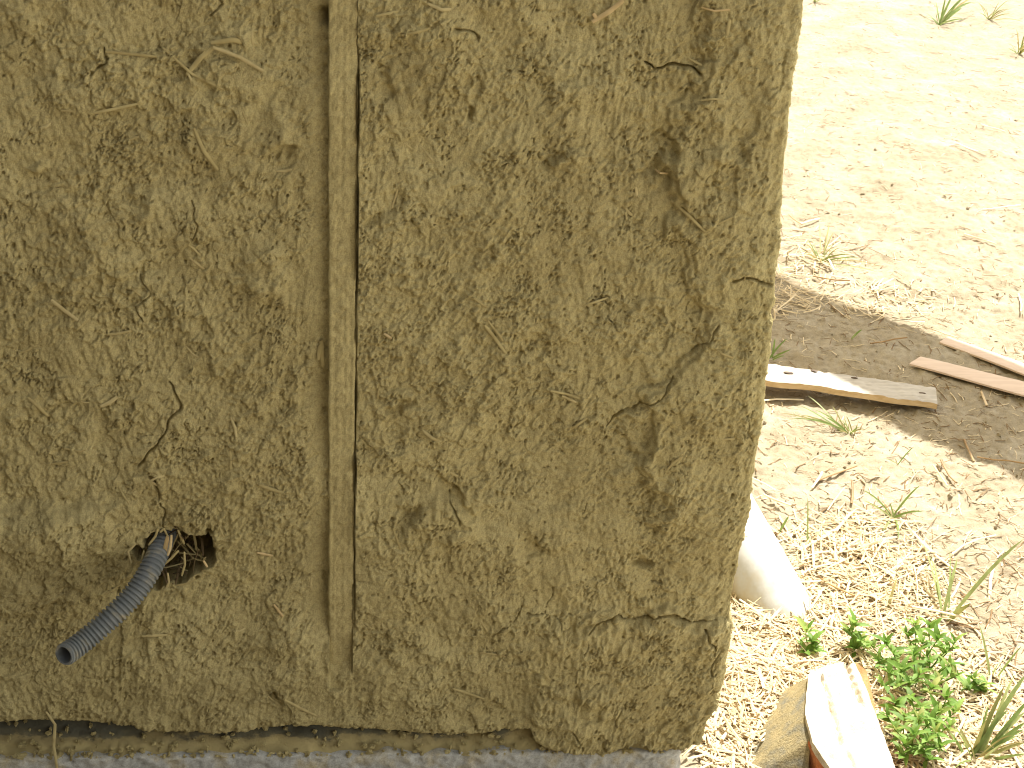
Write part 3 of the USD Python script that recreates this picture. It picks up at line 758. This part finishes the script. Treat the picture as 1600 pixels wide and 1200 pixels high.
for nm, lab, tl, bl, tr, br in [('wooden_lath', 'thin pinkish wooden lath lying nearer the grey plank, wholly in shadow', (1438, 563), (1420, 574), (1640, 612), (1640, 635)), ('wooden_lath', 'thin pinkish wooden lath lying along the far edge of the shadow band', (1481, 531), (1467, 539), (1640, 590), (1640, 608))]:
    slab(nm, lab, 'lath', [gp(*tl), gp(*tr), gp(*br), gp(*bl)], 0.005, (0.004, 0.006), pink_wood, sub=20, seed=len(lab), noise=0.0002)

# white plastic pipe, low end bedded in the straw, leaning up behind the wall corner
RP = 0.056
elp = math.radians(33)
_n = np.cross(ray(1166, 758), ray(1274, 948)); _n /= np.linalg.norm(_n)
_n = _n if _n[0] > 0 else -_n
_e1 = np.cross(_n, [0, 0, 1.0]); _e1 /= np.linalg.norm(_e1)
_e1 = _e1 if _e1[1] > 0 else -_e1
_e2 = np.cross(_n, _e1); _e2 = _e2 if _e2[2] > 0 else -_e2
pdir = _e1 * math.cos(elp) + _e2 * math.sin(elp)
pb = gp(1216, 922)
_f = np.array([_n[0], _n[1], 0])
pb = pb + _f * ((-RP - _n @ (pb - EYE)) / (_n @ _f))
PL = 0.34
print('pipe', pb, pdir, elp, PL)
pp = np.array([pb + pdir * t for t in np.linspace(-0.10, PL, 24)])
pv, pf = tube(pp, RP, 40, cap=False)
th_ = np.linspace(0, 2 * math.pi, 40, endpoint=False)
pipe = Thing('white_pipe', 'white plastic pipe with mud smears, its end bedded in straw beside the wall', 'pipe', loc=pp[0])
pipe.part('pipe_wall', (pv, pf), pipe_m, smooth=50)
pvi, pfi = tube(pp, RP - 0.0035, 40, cap=False)
pipe.part('inner_wall', (pvi, pfi[:, ::-1]), pipe_m, smooth=50)

# broken brick with mortar
def hull(pts, sub=4, amp=0.0012, seed=0, scale=9.0):
    m = trimesh.Trimesh(np.asarray(pts)).convex_hull
    for _ in range(sub):
        m = m.subdivide()
    n = meshkit.fbm(np.asarray(m.vertices) * scale * 10, seed=seed) if False else None
    v = np.asarray(m.vertices).copy()
    d = 0.0
    for o, (s, a) in enumerate(((30, 1.0), (80, 0.6), (190, 0.35))):
        ph = np.random.default_rng(seed + o).uniform(0, 6, (3, 3))
        d = d + a * (np.sin(v[:, 0] * s + ph[0, 0] + 2 * np.sin(v[:, 1] * s * 0.7 + ph[0, 1])) * np.sin(v[:, 1] * s * 1.1 + ph[1, 0] + np.sin(v[:, 2] * s + ph[1, 1])) * np.cos(v[:, 2] * s * 0.9 + ph[2, 0]))
    v += m.vertex_normals * (amp * d)[:, None]
    return v, m.faces


zt = 0.085
top_px = [(1263, 1054), (1284, 1043), (1318, 1034), (1336, 1036), (1352, 1072), (1368, 1118), (1398, 1195), (1412, 1240), (1330, 1250), (1308, 1190), (1270, 1160), (1258, 1115)]
tp = [gp(x, y, zt) for x, y in top_px]
brick = Thing('broken_brick', 'broken red brick with pale mortar on top and mud down one side', 'brick', loc=gp(1320, 1180))
mv, mf = hull([p for p in tp] + [p - [0, 0, 0.012] for p in tp], 5, 0.0012, 5)
topm = mv[:, 2] > zt - 0.006
for pts, wd, dep in [([(1283, 1058), (1295, 1085), (1300, 1110), (1308, 1135), (1312, 1160)], 0.0026, 0.006), ([(1322, 1034), (1330, 1060), (1338, 1080), (1347, 1100)], 0.003, 0.008), ([(1326, 1176), (1332, 1195), (1340, 1220)], 0.0026, 0.006)]:
    P = np.array([gp(x, y, zt)[:2] for x, y in pts])
    d = seg_dist(P, mv[:, 0] + 0.0015 * np.sin(mv[:, 1] * 400), mv[:, 1])
    mv[:, 2] -= np.where(topm, dep * np.exp(-(d / wd) ** 2), 0)
mv[:, 2] -= np.where(topm, 0.0012 * np.maximum(bilerp(cr_a, mv[:, 0], mv[:, 1]), 0) * -1 + 0.0010 * bilerp(scal_a, mv[:, 0], mv[:, 1]), 0)
brick.part('mortar_layer', (mv, mf), mortar_m, smooth=40)
core_px = [(1268, 1060), (1338, 1036), (1354, 1048), (1364, 1088), (1376, 1170), (1386, 1215), (1330, 1250), (1296, 1205), (1262, 1160)]
core = [gp(x, y, zt - 0.010) for x, y in core_px]
brick.part('fired_body', hull([p for p in core] + [np.array([p[0], p[1], -0.01]) for p in core], 4, 0.0012, 9), brick_m, smooth=40)
mud_top = [gp(1265, 1058, zt - 0.006), gp(1258, 1116, zt - 0.004), gp(1266, 1158, zt - 0.010), gp(1262, 1215, zt - 0.040)]
mud_bot = [gp(1229, 1076, 0.03), gp(1222, 1118, -0.004), gp(1148, 1188, -0.004), gp(1140, 1240, -0.004), gp(1262, 1250, -0.004), gp(1300, 1120, 0.0)]
brick.part('mud_crust', hull(mud_top + mud_bot, 4, 0.0012, 14), mud_m, smooth=40)
ms = []
for k in range(60):
    s, t = rng.random(), rng.random()
    p = (gp(1226, 1112, 0.008) * (1 - s) + gp(1158, 1182, 0.004) * s) * (1 - t) + (gp(1256, 1112, zt - 0.014) * (1 - s) + gp(1264, 1200, zt - 0.03) * s) * t
    r = rng.uniform(0.001, 0.0032)
    m = trimesh.creation.icosphere(1, r)
    ms.append((m.vertices * rng.uniform(0.7, 1.3, 3) + p + [0, 0, 0.002], m.faces))
brick.part('mud_crumbs', join(ms), clay, kind='stuff')

# ------------------------------------------------------------------ straw litter
def straw_piece(g, c, L, w, a, tilt=0.0, z=0.0, sides=4):
    d = np.array([math.cos(a) * math.cos(tilt), math.sin(a) * math.cos(tilt), math.sin(tilt)])
    t = np.linspace(-0.5, 0.5, 4)
    side_ = np.array([-d[1], d[0], 0])
    bow = g.normal(0, 0.03) * L
    p = np.array([c + d * L * x + side_ * bow * (1 - 4 * x * x) + [0, 0, z + g.normal(0, 0.0008)] for x in t])
    return tube(p, w / 2, sides, 0.55)


def density(x, y, px, py):
    """How much litter lies at a pixel of the photograph."""
    d = 0.14
    d += 1.0 * math.exp(-(((px - 1190) / 130) ** 2 + ((py - 1100) / 130) ** 2))
    d += 0.75 * math.exp(-(((px - 1340) / 110) ** 2 + ((py - 930) / 75) ** 2))
    d += 0.5 * math.exp(-(((px - 1330) / 90) ** 2 + ((py - 850) / 40) ** 2))
    d += 0.45 * math.exp(-(((px - 1500) / 110) ** 2 + ((py - 1130) / 110) ** 2))
    d += 0.5 * math.exp(-(((px - 1250) / 90) ** 2 + ((py - 405) / 40) ** 2))
    d += 0.45 * math.exp(-(((px - 1400) / 90) ** 2 + ((py - 470) / 30) ** 2))
    d += 0.5 * math.exp(-(((px - 1235) / 40) ** 2 + ((py - 470) / 30) ** 2))
    d += 0.6 * math.exp(-(((px - 1190) / 40) ** 2 + ((py - 965) / 22) ** 2))
    d += 0.06 * math.exp(-(((px - 1450) / 180) ** 2 + ((py - 240) / 90) ** 2))
    d += 0.12 * math.exp(-(((px - 1440) / 60) ** 2 + ((py - 50) / 14) ** 2))
    return d


ms, brown = [], []
g = np.random.default_rng(55)
tries = 0
while len(ms) + len(brown) < 11500 and tries < 200000:
    tries += 1
    px, py = g.uniform(1060, 1625), 1230 - 1235 * g.random() ** 1.35
    if g.random() > density(0, 0, px, py):
        continue
    c = gp(px, py)
    if c[0] < float(corner_x(0.2)) + 0.005 and c[1] > -0.02:
        continue
    dense = density(0, 0, px, py)
    L = g.lognormal(math.log(0.034), 0.7) if dense > 0.25 else g.lognormal(math.log(0.020), 0.5)
    w = 0.0009 + 0.0036 * g.random() ** 1.6 if dense > 0.25 else g.uniform(0.0009, 0.0024)
    z = gz(c[0], c[1]) + 0.001 + (g.random() * 0.016 * min(1, dense) if dense > 0.3 else 0)
    c[2] = 0
    (ms if dense > 0.3 or g.random() < 0.4 else brown).append(straw_piece(g, c, min(L, 0.11), w, g.uniform(0, math.pi), g.normal(0, 0.16 if dense > 0.3 else 0.05), z))
single('straw_litter', join(ms), straw_m, label='chopped dry straw scattered thickly beside the wall and thinly over the sand', cat='straw', kind='stuff')
single('brown_straw_bits', join(brown), old_straw_m, label='short weathered brown straw bits strewn thinly over the open sand', cat='straw', kind='stuff')
for k in range(46):
    while True:
        px, py = g.uniform(1120, 1595), 1195 - 1000 * g.random() ** 1.2
        if density(0, 0, px, py) > 0.12 and px > 1130 + max(0, (950 - py)) * 0.13 and not (1220 < px < 1420 and py > 1030):
            break
    c = gp(px, py); z = gz(c[0], c[1]) + 0.006 + 0.010 * min(1, density(0, 0, px, py)); c[2] = 0
    single('straw_stalk', straw_piece(g, c, g.uniform(0.06, 0.12), g.uniform(0.003, 0.0052), g.uniform(0, math.pi), g.normal(0, 0.08), z, 6), straw_m, 'long dry straw stalk lying loose on top of the litter', 'straw', 'long loose straw stalks')

# small stones and clods: uncountable
ms = []
for k in range(480):
    px, py = g.uniform(1120, 1620), 1220 - 1215 * g.random() ** 1.1
    c = gp(px, py)
    r = g.lognormal(math.log(0.0014), 0.5)
    m = trimesh.creation.icosphere(1, r)
    v = (m.vertices + g.normal(0, r * 0.22, m.vertices.shape)) * g.uniform(0.5, 1.6, 3)
    ms.append((v + [c[0], c[1], gz(c[0], c[1]) + r * 0.3], m.faces))
single('clay_clods', join(ms), sand, label='small clods and grit scattered over the sandy ground', cat='clods', kind='stuff')


# ------------------------------------------------------------------ grass and weeds
def blade(root, tip, w, sag=0.25, n=7, side_hint=None, fold=0.25):
    root, tip = np.asarray(root, float), np.asarray(tip, float)
    t = np.linspace(0, 1, n)
    d = tip - root
    L = np.linalg.norm(d)
    ctrl = root + d * 0.55 + np.array([0, 0, sag * L])
    p = ((1 - t) ** 2)[:, None] * root + (2 * t * (1 - t))[:, None] * ctrl + (t ** 2)[:, None] * tip
    tg = np.gradient(p, axis=0); tg /= np.linalg.norm(tg, axis=1, keepdims=True)
    h = np.array([0.25, -0.6, 0.75]) if side_hint is None else side_hint
    s = np.cross(tg, h); s /= np.linalg.norm(s, axis=1, keepdims=True) + 1e-9
    nn = np.cross(s, tg)
    ww = 0.8 * w / 2 * np.minimum(1, 0.55 + 1.6 * t) * np.sqrt(np.maximum(1 - t ** 2.2, 0.0006))
    V_ = np.stack([p - s * ww[:, None] + nn * (fold * ww)[:, None], p, p + s * ww[:, None] + nn * (fold * ww)[:, None]], 1)
    return V_.reshape(-1, 3), grid_faces(n, 3)


def px_tip(px, py, root, h):
    """The point above the ground near root that the photograph shows at a pixel, h metres up."""
    return ground_pt(px, py, h)


def tuft(label, root_px, tips, dry=0.2, group=None, w=0.005, seed=0, extra=0, spread=0.03):
    r0 = gp(*root_px); r0[2] = gz(r0[0], r0[1]) - 0.002
    T = Thing('grass_tuft', label, 'grass', loc=r0, group=group)
    g_ = np.random.default_rng(seed)
    for tip in tips:
        px, py, h = tip[:3]
        ww = tip[3] if len(tip) > 3 else w
        p = ground_pt(px, py, h)
        rr = r0 + [g_.normal(0, 0.004), g_.normal(0, 0.004), 0]
        T.part('blade', blade(rr, p, ww, g_.uniform(0.05, 0.2)), drygrass_m if g_.random() < dry else grass_m, smooth=True)
    for _ in range(extra):
        a, L = g_.uniform(0, 2 * math.pi), g_.uniform(0.5, 1.2) * spread
        p = r0 + [math.cos(a) * L, math.sin(a) * L, g_.uniform(0.3, 1.0) * spread]
        T.part('blade', blade(r0 + [g_.normal(0, 0.004), g_.normal(0, 0.004), 0], p, w * g_.uniform(0.5, 0.9), g_.uniform(0.1, 0.3)), drygrass_m if g_.random() < max(dry, 0.5) else grass_m, smooth=True)
    return T


tuft('leafy green grass tuft at the far end of the sand, top right', (1468, 38), [(1430, 12, 0.02, 0.011), (1520, 4, 0.05, 0.013), (1512, -8, 0.09, 0.013), (1490, -10, 0.09, 0.012), (1504, 12, 0.05, 0.012), (1478, -6, 0.09, 0.010), (1508, 30, 0.02, 0.009), (1462, 2, 0.06, 0.008), (1500, 36, 0.02, 0.008), (1448, 20, 0.03, 0.008), (1488, 14, 0.05, 0.010), (1528, -4, 0.06, 0.010)], 0.15, seed=1, extra=10, spread=0.07, w=0.006)
tuft('grass tuft cut by the right edge of the photo, upper right', (1592, 80), [(1588, 45, 0.06, 0.007), (1600, 55, 0.05, 0.010), (1608, 60, 0.05, 0.010), (1575, 76, 0.01, 0.006), (1612, 70, 0.03, 0.008), (1597, 66, 0.04, 0.007)], 0.2, seed=2, extra=6, spread=0.05)
tuft('sparse yellowing grass at the top edge, right of the leafy tuft', (1545, 32), [(1600, 35, 0.01, 0.006), (1540, 12, 0.05, 0.006), (1560, 14, 0.05, 0.006), (1530, 20, 0.03, 0.005), (1580, 22, 0.02, 0.006), (1556, 22, 0.03, 0.006)], 0.7, seed=3, extra=12, spread=0.09)
tuft('low grass peeping past the wall at the top of the photo', (1275, 3), [(1260, -6, 0.03, 0.008), (1290, -4, 0.03, 0.008), (1305, 2, 0.02, 0.007), (1252, 2, 0.02, 0.007), (1280, -8, 0.04, 0.007)], 0.4, seed=4, extra=8, spread=0.07)
tuft('straggly grass seedlings in straw just above the shadow band', (1283, 405), [(1280, 350, 0.03, 0.004), (1296, 349, 0.015, 0.005), (1303, 362, 0.03, 0.004), (1259, 372, 0.03, 0.004), (1256, 396, 0.02, 0.004), (1330, 398, 0.02, 0.005), (1342, 402, 0.012, 0.005), (1380, 418, 0.004, 0.003), (1268, 378, 0.02, 0.004), (1374, 426, 0.004, 0.004)], 0.3, seed=5, extra=8, spread=0.05)
tuft('two leaved seedling beside the left end of the plank', (1205, 556), [(1211, 528, 0.03, 0.006), (1230, 529, 0.025, 0.005), (1236, 546, 0.012, 0.005), (1226, 556, 0.006, 0.004)], 0.0, seed=6)
tuft('lone short green blade standing in the shadow band', (1330, 531), [(1347, 515, 0.02, 0.006), (1338, 520, 0.02, 0.004)], 0.0, seed=7)
tuft('flattened grass tuft lying below the plank', (1330, 668), [(1245, 632, 0.012, 0.005), (1262, 618, 0.02, 0.004), (1218, 645, 0.008, 0.004), (1232, 655, 0.008, 0.004), (1272, 640, 0.02, 0.005), (1250, 648, 0.012, 0.006), (1290, 652, 0.02, 0.006), (1300, 634, 0.02, 0.004), (1270, 654, 0.01, 0.006), (1340, 662, 0.01, 0.004), (1322, 650, 0.02, 0.004)], 0.35, seed=8, extra=8, spread=0.03)
tuft('thin seedling with one slanting blade on open sand right of the flattened tuft', (1405, 722), [(1428, 698, 0.03, 0.003), (1378, 716, 0.006, 0.002), (1398, 716, 0.01, 0.003)], 0.5, seed=9)
tuft('four bladed seedling at the upper edge of the thick straw', (1396, 808), [(1438, 758, 0.05, 0.005), (1442, 799, 0.02, 0.005), (1404, 842, 0.006, 0.007), (1348, 766, 0.05, 0.005), (1350, 782, 0.03, 0.005), (1378, 832, 0.006, 0.005), (1390, 786, 0.03, 0.006)], 0.1, seed=10, extra=4, spread=0.025)
tuft('single dark blade by the right side of the white pipe', (1217, 836), [(1233, 806, 0.025, 0.006)], 0.0, seed=11)
tuft('pair of narrow upright blades right of the white pipe', (1262, 858), [(1262, 776, 0.07, 0.004), (1258, 832, 0.02, 0.004), (1266, 862, 0.002, 0.004)], 0.1, seed=12)
tuft('bent brownish blade in the thick straw behind the weeds', (1372, 958), [(1402, 902, 0.04, 0.006), (1380, 930, 0.02, 0.003)], 0.3, seed=13)
tuft('tall grass with a long blade reaching the right edge', (1474, 975), [(1600, 842, 0.12, 0.008), (1496, 872, 0.07, 0.008), (1516, 944, 0.04, 0.009), (1440, 842, 0.05, 0.005), (1452, 868, 0.03, 0.006), (1484, 860, 0.05, 0.004)], 0.1, seed=14)
tuft('thin arching grass right of the leafy weeds', (1553, 1066), [(1530, 976, 0.07, 0.006), (1596, 1010, 0.05, 0.004), (1560, 1036, 0.03, 0.004)], 0.1, seed=15)
tuft('big grass clump in the bottom right corner', (1520, 1195), [(1600, 1058, 0.09, 0.009), (1584, 1056, 0.08, 0.007), (1604, 1110, 0.05, 0.008), (1600, 1140, 0.04, 0.008), (1498, 1136, 0.04, 0.008), (1482, 1142, 0.03, 0.007), (1560, 1092, 0.07, 0.008), (1610, 1090, 0.06, 0.010), (1604, 1178, 0.02, 0.006), (1576, 1108, 0.06, 0.007), (1550, 1140, 0.04, 0.006), (1590, 1150, 0.03, 0.007), (1545, 1100, 0.06, 0.006), (1606, 1050, 0.10, 0.010), (1570, 1070, 0.09, 0.009), (1604, 1128, 0.05, 0.009), (1540, 1126, 0.06, 0.009), (1604, 1160, 0.03, 0.007)], 0.3, seed=16, extra=8, spread=0.06)


def leaf(base_p, d, L, w, normal, curl=0.15, n=5):
    d = np.asarray(d, float) / np.linalg.norm(d)
    s = np.cross(normal, d); s /= np.linalg.norm(s) + 1e-9
    nn = np.cross(d, s)
    t = np.linspace(0, 1, n)
    p = base_p + d * (L * t)[:, None] + nn * (-curl * L * t ** 2 + 0.06 * L * np.sin(t * math.pi))[:, None]
    ww = w / 2 * np.sin(np.clip(t * 0.97 + 0.05, 0, 1) ** 0.8 * math.pi) ** 0.8 + 0.0003
    ww[-1] = 0.0001
    V_ = np.stack([p - s * ww[:, None] + nn * (0.22 * ww)[:, None], p, p + s * ww[:, None] + nn * (0.22 * ww)[:, None]], 1)
    return V_.reshape(-1, 3), grid_faces(n, 3)


def weed(label, root_px, shoots, seed, size=1.12):
    g_ = np.random.default_rng(seed)
    r0 = gp(*root_px); r0[2] = gz(r0[0], r0[1]) - 0.002
    T = Thing('leafy_weed', label, 'weed', loc=r0)
    for px, py, h in shoots:
        tip = ground_pt(px, py, h)
        rr = r0 + (tip - r0) * [0.35, 0.35, 0] + [g_.normal(0, 0.006), g_.normal(0, 0.006), 0]
        mid = rr * 0.45 + tip * 0.55 + [g_.normal(0, 0.004), g_.normal(0, 0.004), 0.008]
        t = np.linspace(0, 1, 6)
        st = ((1 - t) ** 2)[:, None] * rr + (2 * t * (1 - t))[:, None] * mid + (t ** 2)[:, None] * tip
        T.part('stem', tube(st, np.linspace(0.0011, 0.0007, 6), 5), leaf_m, smooth=True)
        a0 = g_.uniform(0, 6.28)
        for lvl, (tt, ll) in enumerate(((0.45, 0.8), (0.72, 1.0), (0.92, 1.0), (1.0, 0.62))):
            q = st[0] * 0
            i = tt * 5
            k = min(int(i), 4); q = st[k] + (st[k + 1] - st[k]) * (i - k)
            for b in range(2 if lvl < 2 else 3):
                a = a0 + lvl * 1.4 + b * (math.pi if lvl < 2 else 2.1) + g_.normal(0, 0.25)
                el = g_.normal(0.25 + 0.22 * lvl, 0.18)
                d = np.array([math.cos(a) * math.cos(el), math.sin(a) * math.cos(el), math.sin(el)])
                L = g_.uniform(0.013, 0.027) * ll * size
                T.part('leaf', leaf(q, d, L, L * g_.uniform(0.24, 0.36), np.array([g_.normal(0, 0.2), g_.normal(0, 0.2), 1.0]), g_.uniform(0.05, 0.35)), leaf_m, smooth=True)
    return T


weed('small leafy weed shoot right below the end of the white pipe', (1268, 1028), [(1262, 984, 0.045), (1268, 1004, 0.03), (1258, 1018, 0.02), (1272, 1020, 0.02)], 21)
weed('small leafy weed shoot between the white pipe and the main green patch', (1342, 1018), [(1335, 975, 0.05), (1328, 986, 0.04), (1345, 1002, 0.035), (1352, 1012, 0.02), (1338, 1014, 0.02)], 22)
weed('bushy green weed, upper part of the green patch', (1428, 1070), [(1384, 1004, 0.05), (1396, 1022, 0.045), (1452, 978, 0.06), (1466, 998, 0.06), (1442, 1004, 0.05), (1478, 1018, 0.05), (1416, 990, 0.04), (1428, 1024, 0.05), (1408, 1046, 0.05), (1454, 1034, 0.05), (1484, 1040, 0.045), (1388, 1052, 0.04), (1470, 1062, 0.04), (1436, 1052, 0.045), (1420, 1070, 0.04), (1402, 1074, 0.04), (1455, 1076, 0.04), (1372, 1034, 0.03), (1362, 1010, 0.03), (1492, 1004, 0.05), (1496, 1056, 0.04), (1430, 975, 0.05), (1378, 1072, 0.035)], 23)
weed('bushy green weed beside the brick, lower part of the green patch', (1432, 1172), [(1398, 1140, 0.05), (1414, 1118, 0.05), (1440, 1104, 0.05), (1468, 1112, 0.05), (1484, 1134, 0.045), (1428, 1148, 0.055), (1448, 1158, 0.055), (1412, 1164, 0.045), (1462, 1146, 0.05), (1440, 1176, 0.04), (1470, 1168, 0.035), (1398, 1098, 0.04), (1386, 1118, 0.035), (1424, 1092, 0.04), (1456, 1128, 0.05), (1480, 1090, 0.04), (1408, 1182, 0.035), (1452, 1188, 0.03), (1494, 1112, 0.035), (1436, 1124, 0.055)], 24)
weed('tiny leafy weed alone between the green patch and the corner grass', (1522, 1084), [(1520, 1060, 0.03), (1530, 1072, 0.02), (1512, 1078, 0.015), (1534, 1080, 0.012)], 25)

# ------------------------------------------------------------------ scaffold board whose shadow crosses the sand (it stands out of the frame)
HB = 1.55
u0, u1 = gp(1230, 440), gp(1590, 580)
l0, l1 = gp(1345, 622), gp(1590, 740)
ctr = (u0 + u1 + l0 + l1) / 4
dirb = (u1 - u0) / np.linalg.norm(u1 - u0) + (l1 - l0) / np.linalg.norm(l1 - l0); dirb /= np.linalg.norm(dirb)
nb = np.array([-dirb[1], dirb[0], 0])
width = abs(((u0 + u1) / 2 - (l0 + l1) / 2) @ nb)
off = SUN / SUN[2] * HB
bc = ctr + off
print('shadow band', ctr, dirb, 'width', width, 'board at', bc, 'plinth z', zp, 'base', Z_BASE, 'corner', XC, 'eye', EYE)
scaf = Thing('scaffold', 'scaffold board on two wooden posts standing out of frame to the right', 'scaffold', loc=[bc[0], bc[1], 0])


def bar(a, b, w, t):
    a, b = np.asarray(a, float), np.asarray(b, float)
    d = b - a; L = np.linalg.norm(d); d = d / L
    s = np.cross([0, 0, 1.0], d) if abs(d[2]) < 0.9 else np.array([1.0, 0, 0]); s /= np.linalg.norm(s)
    n = np.cross(d, s)
    m = trimesh.creation.box((L, w, t))
    return m.vertices @ np.stack([d, s, n]) + (a + b) / 2, m.faces


scaf.part('board', bar(bc - dirb * 1.5, bc + dirb * 1.5, width, 0.04), raw_wood)
for s in (-1, 1):
    q = bc + dirb * 1.42 * s
    scaf.part('post', bar([q[0], q[1], -0.05], [q[0], q[1], HB - 0.02], 0.07, 0.07), raw_wood)
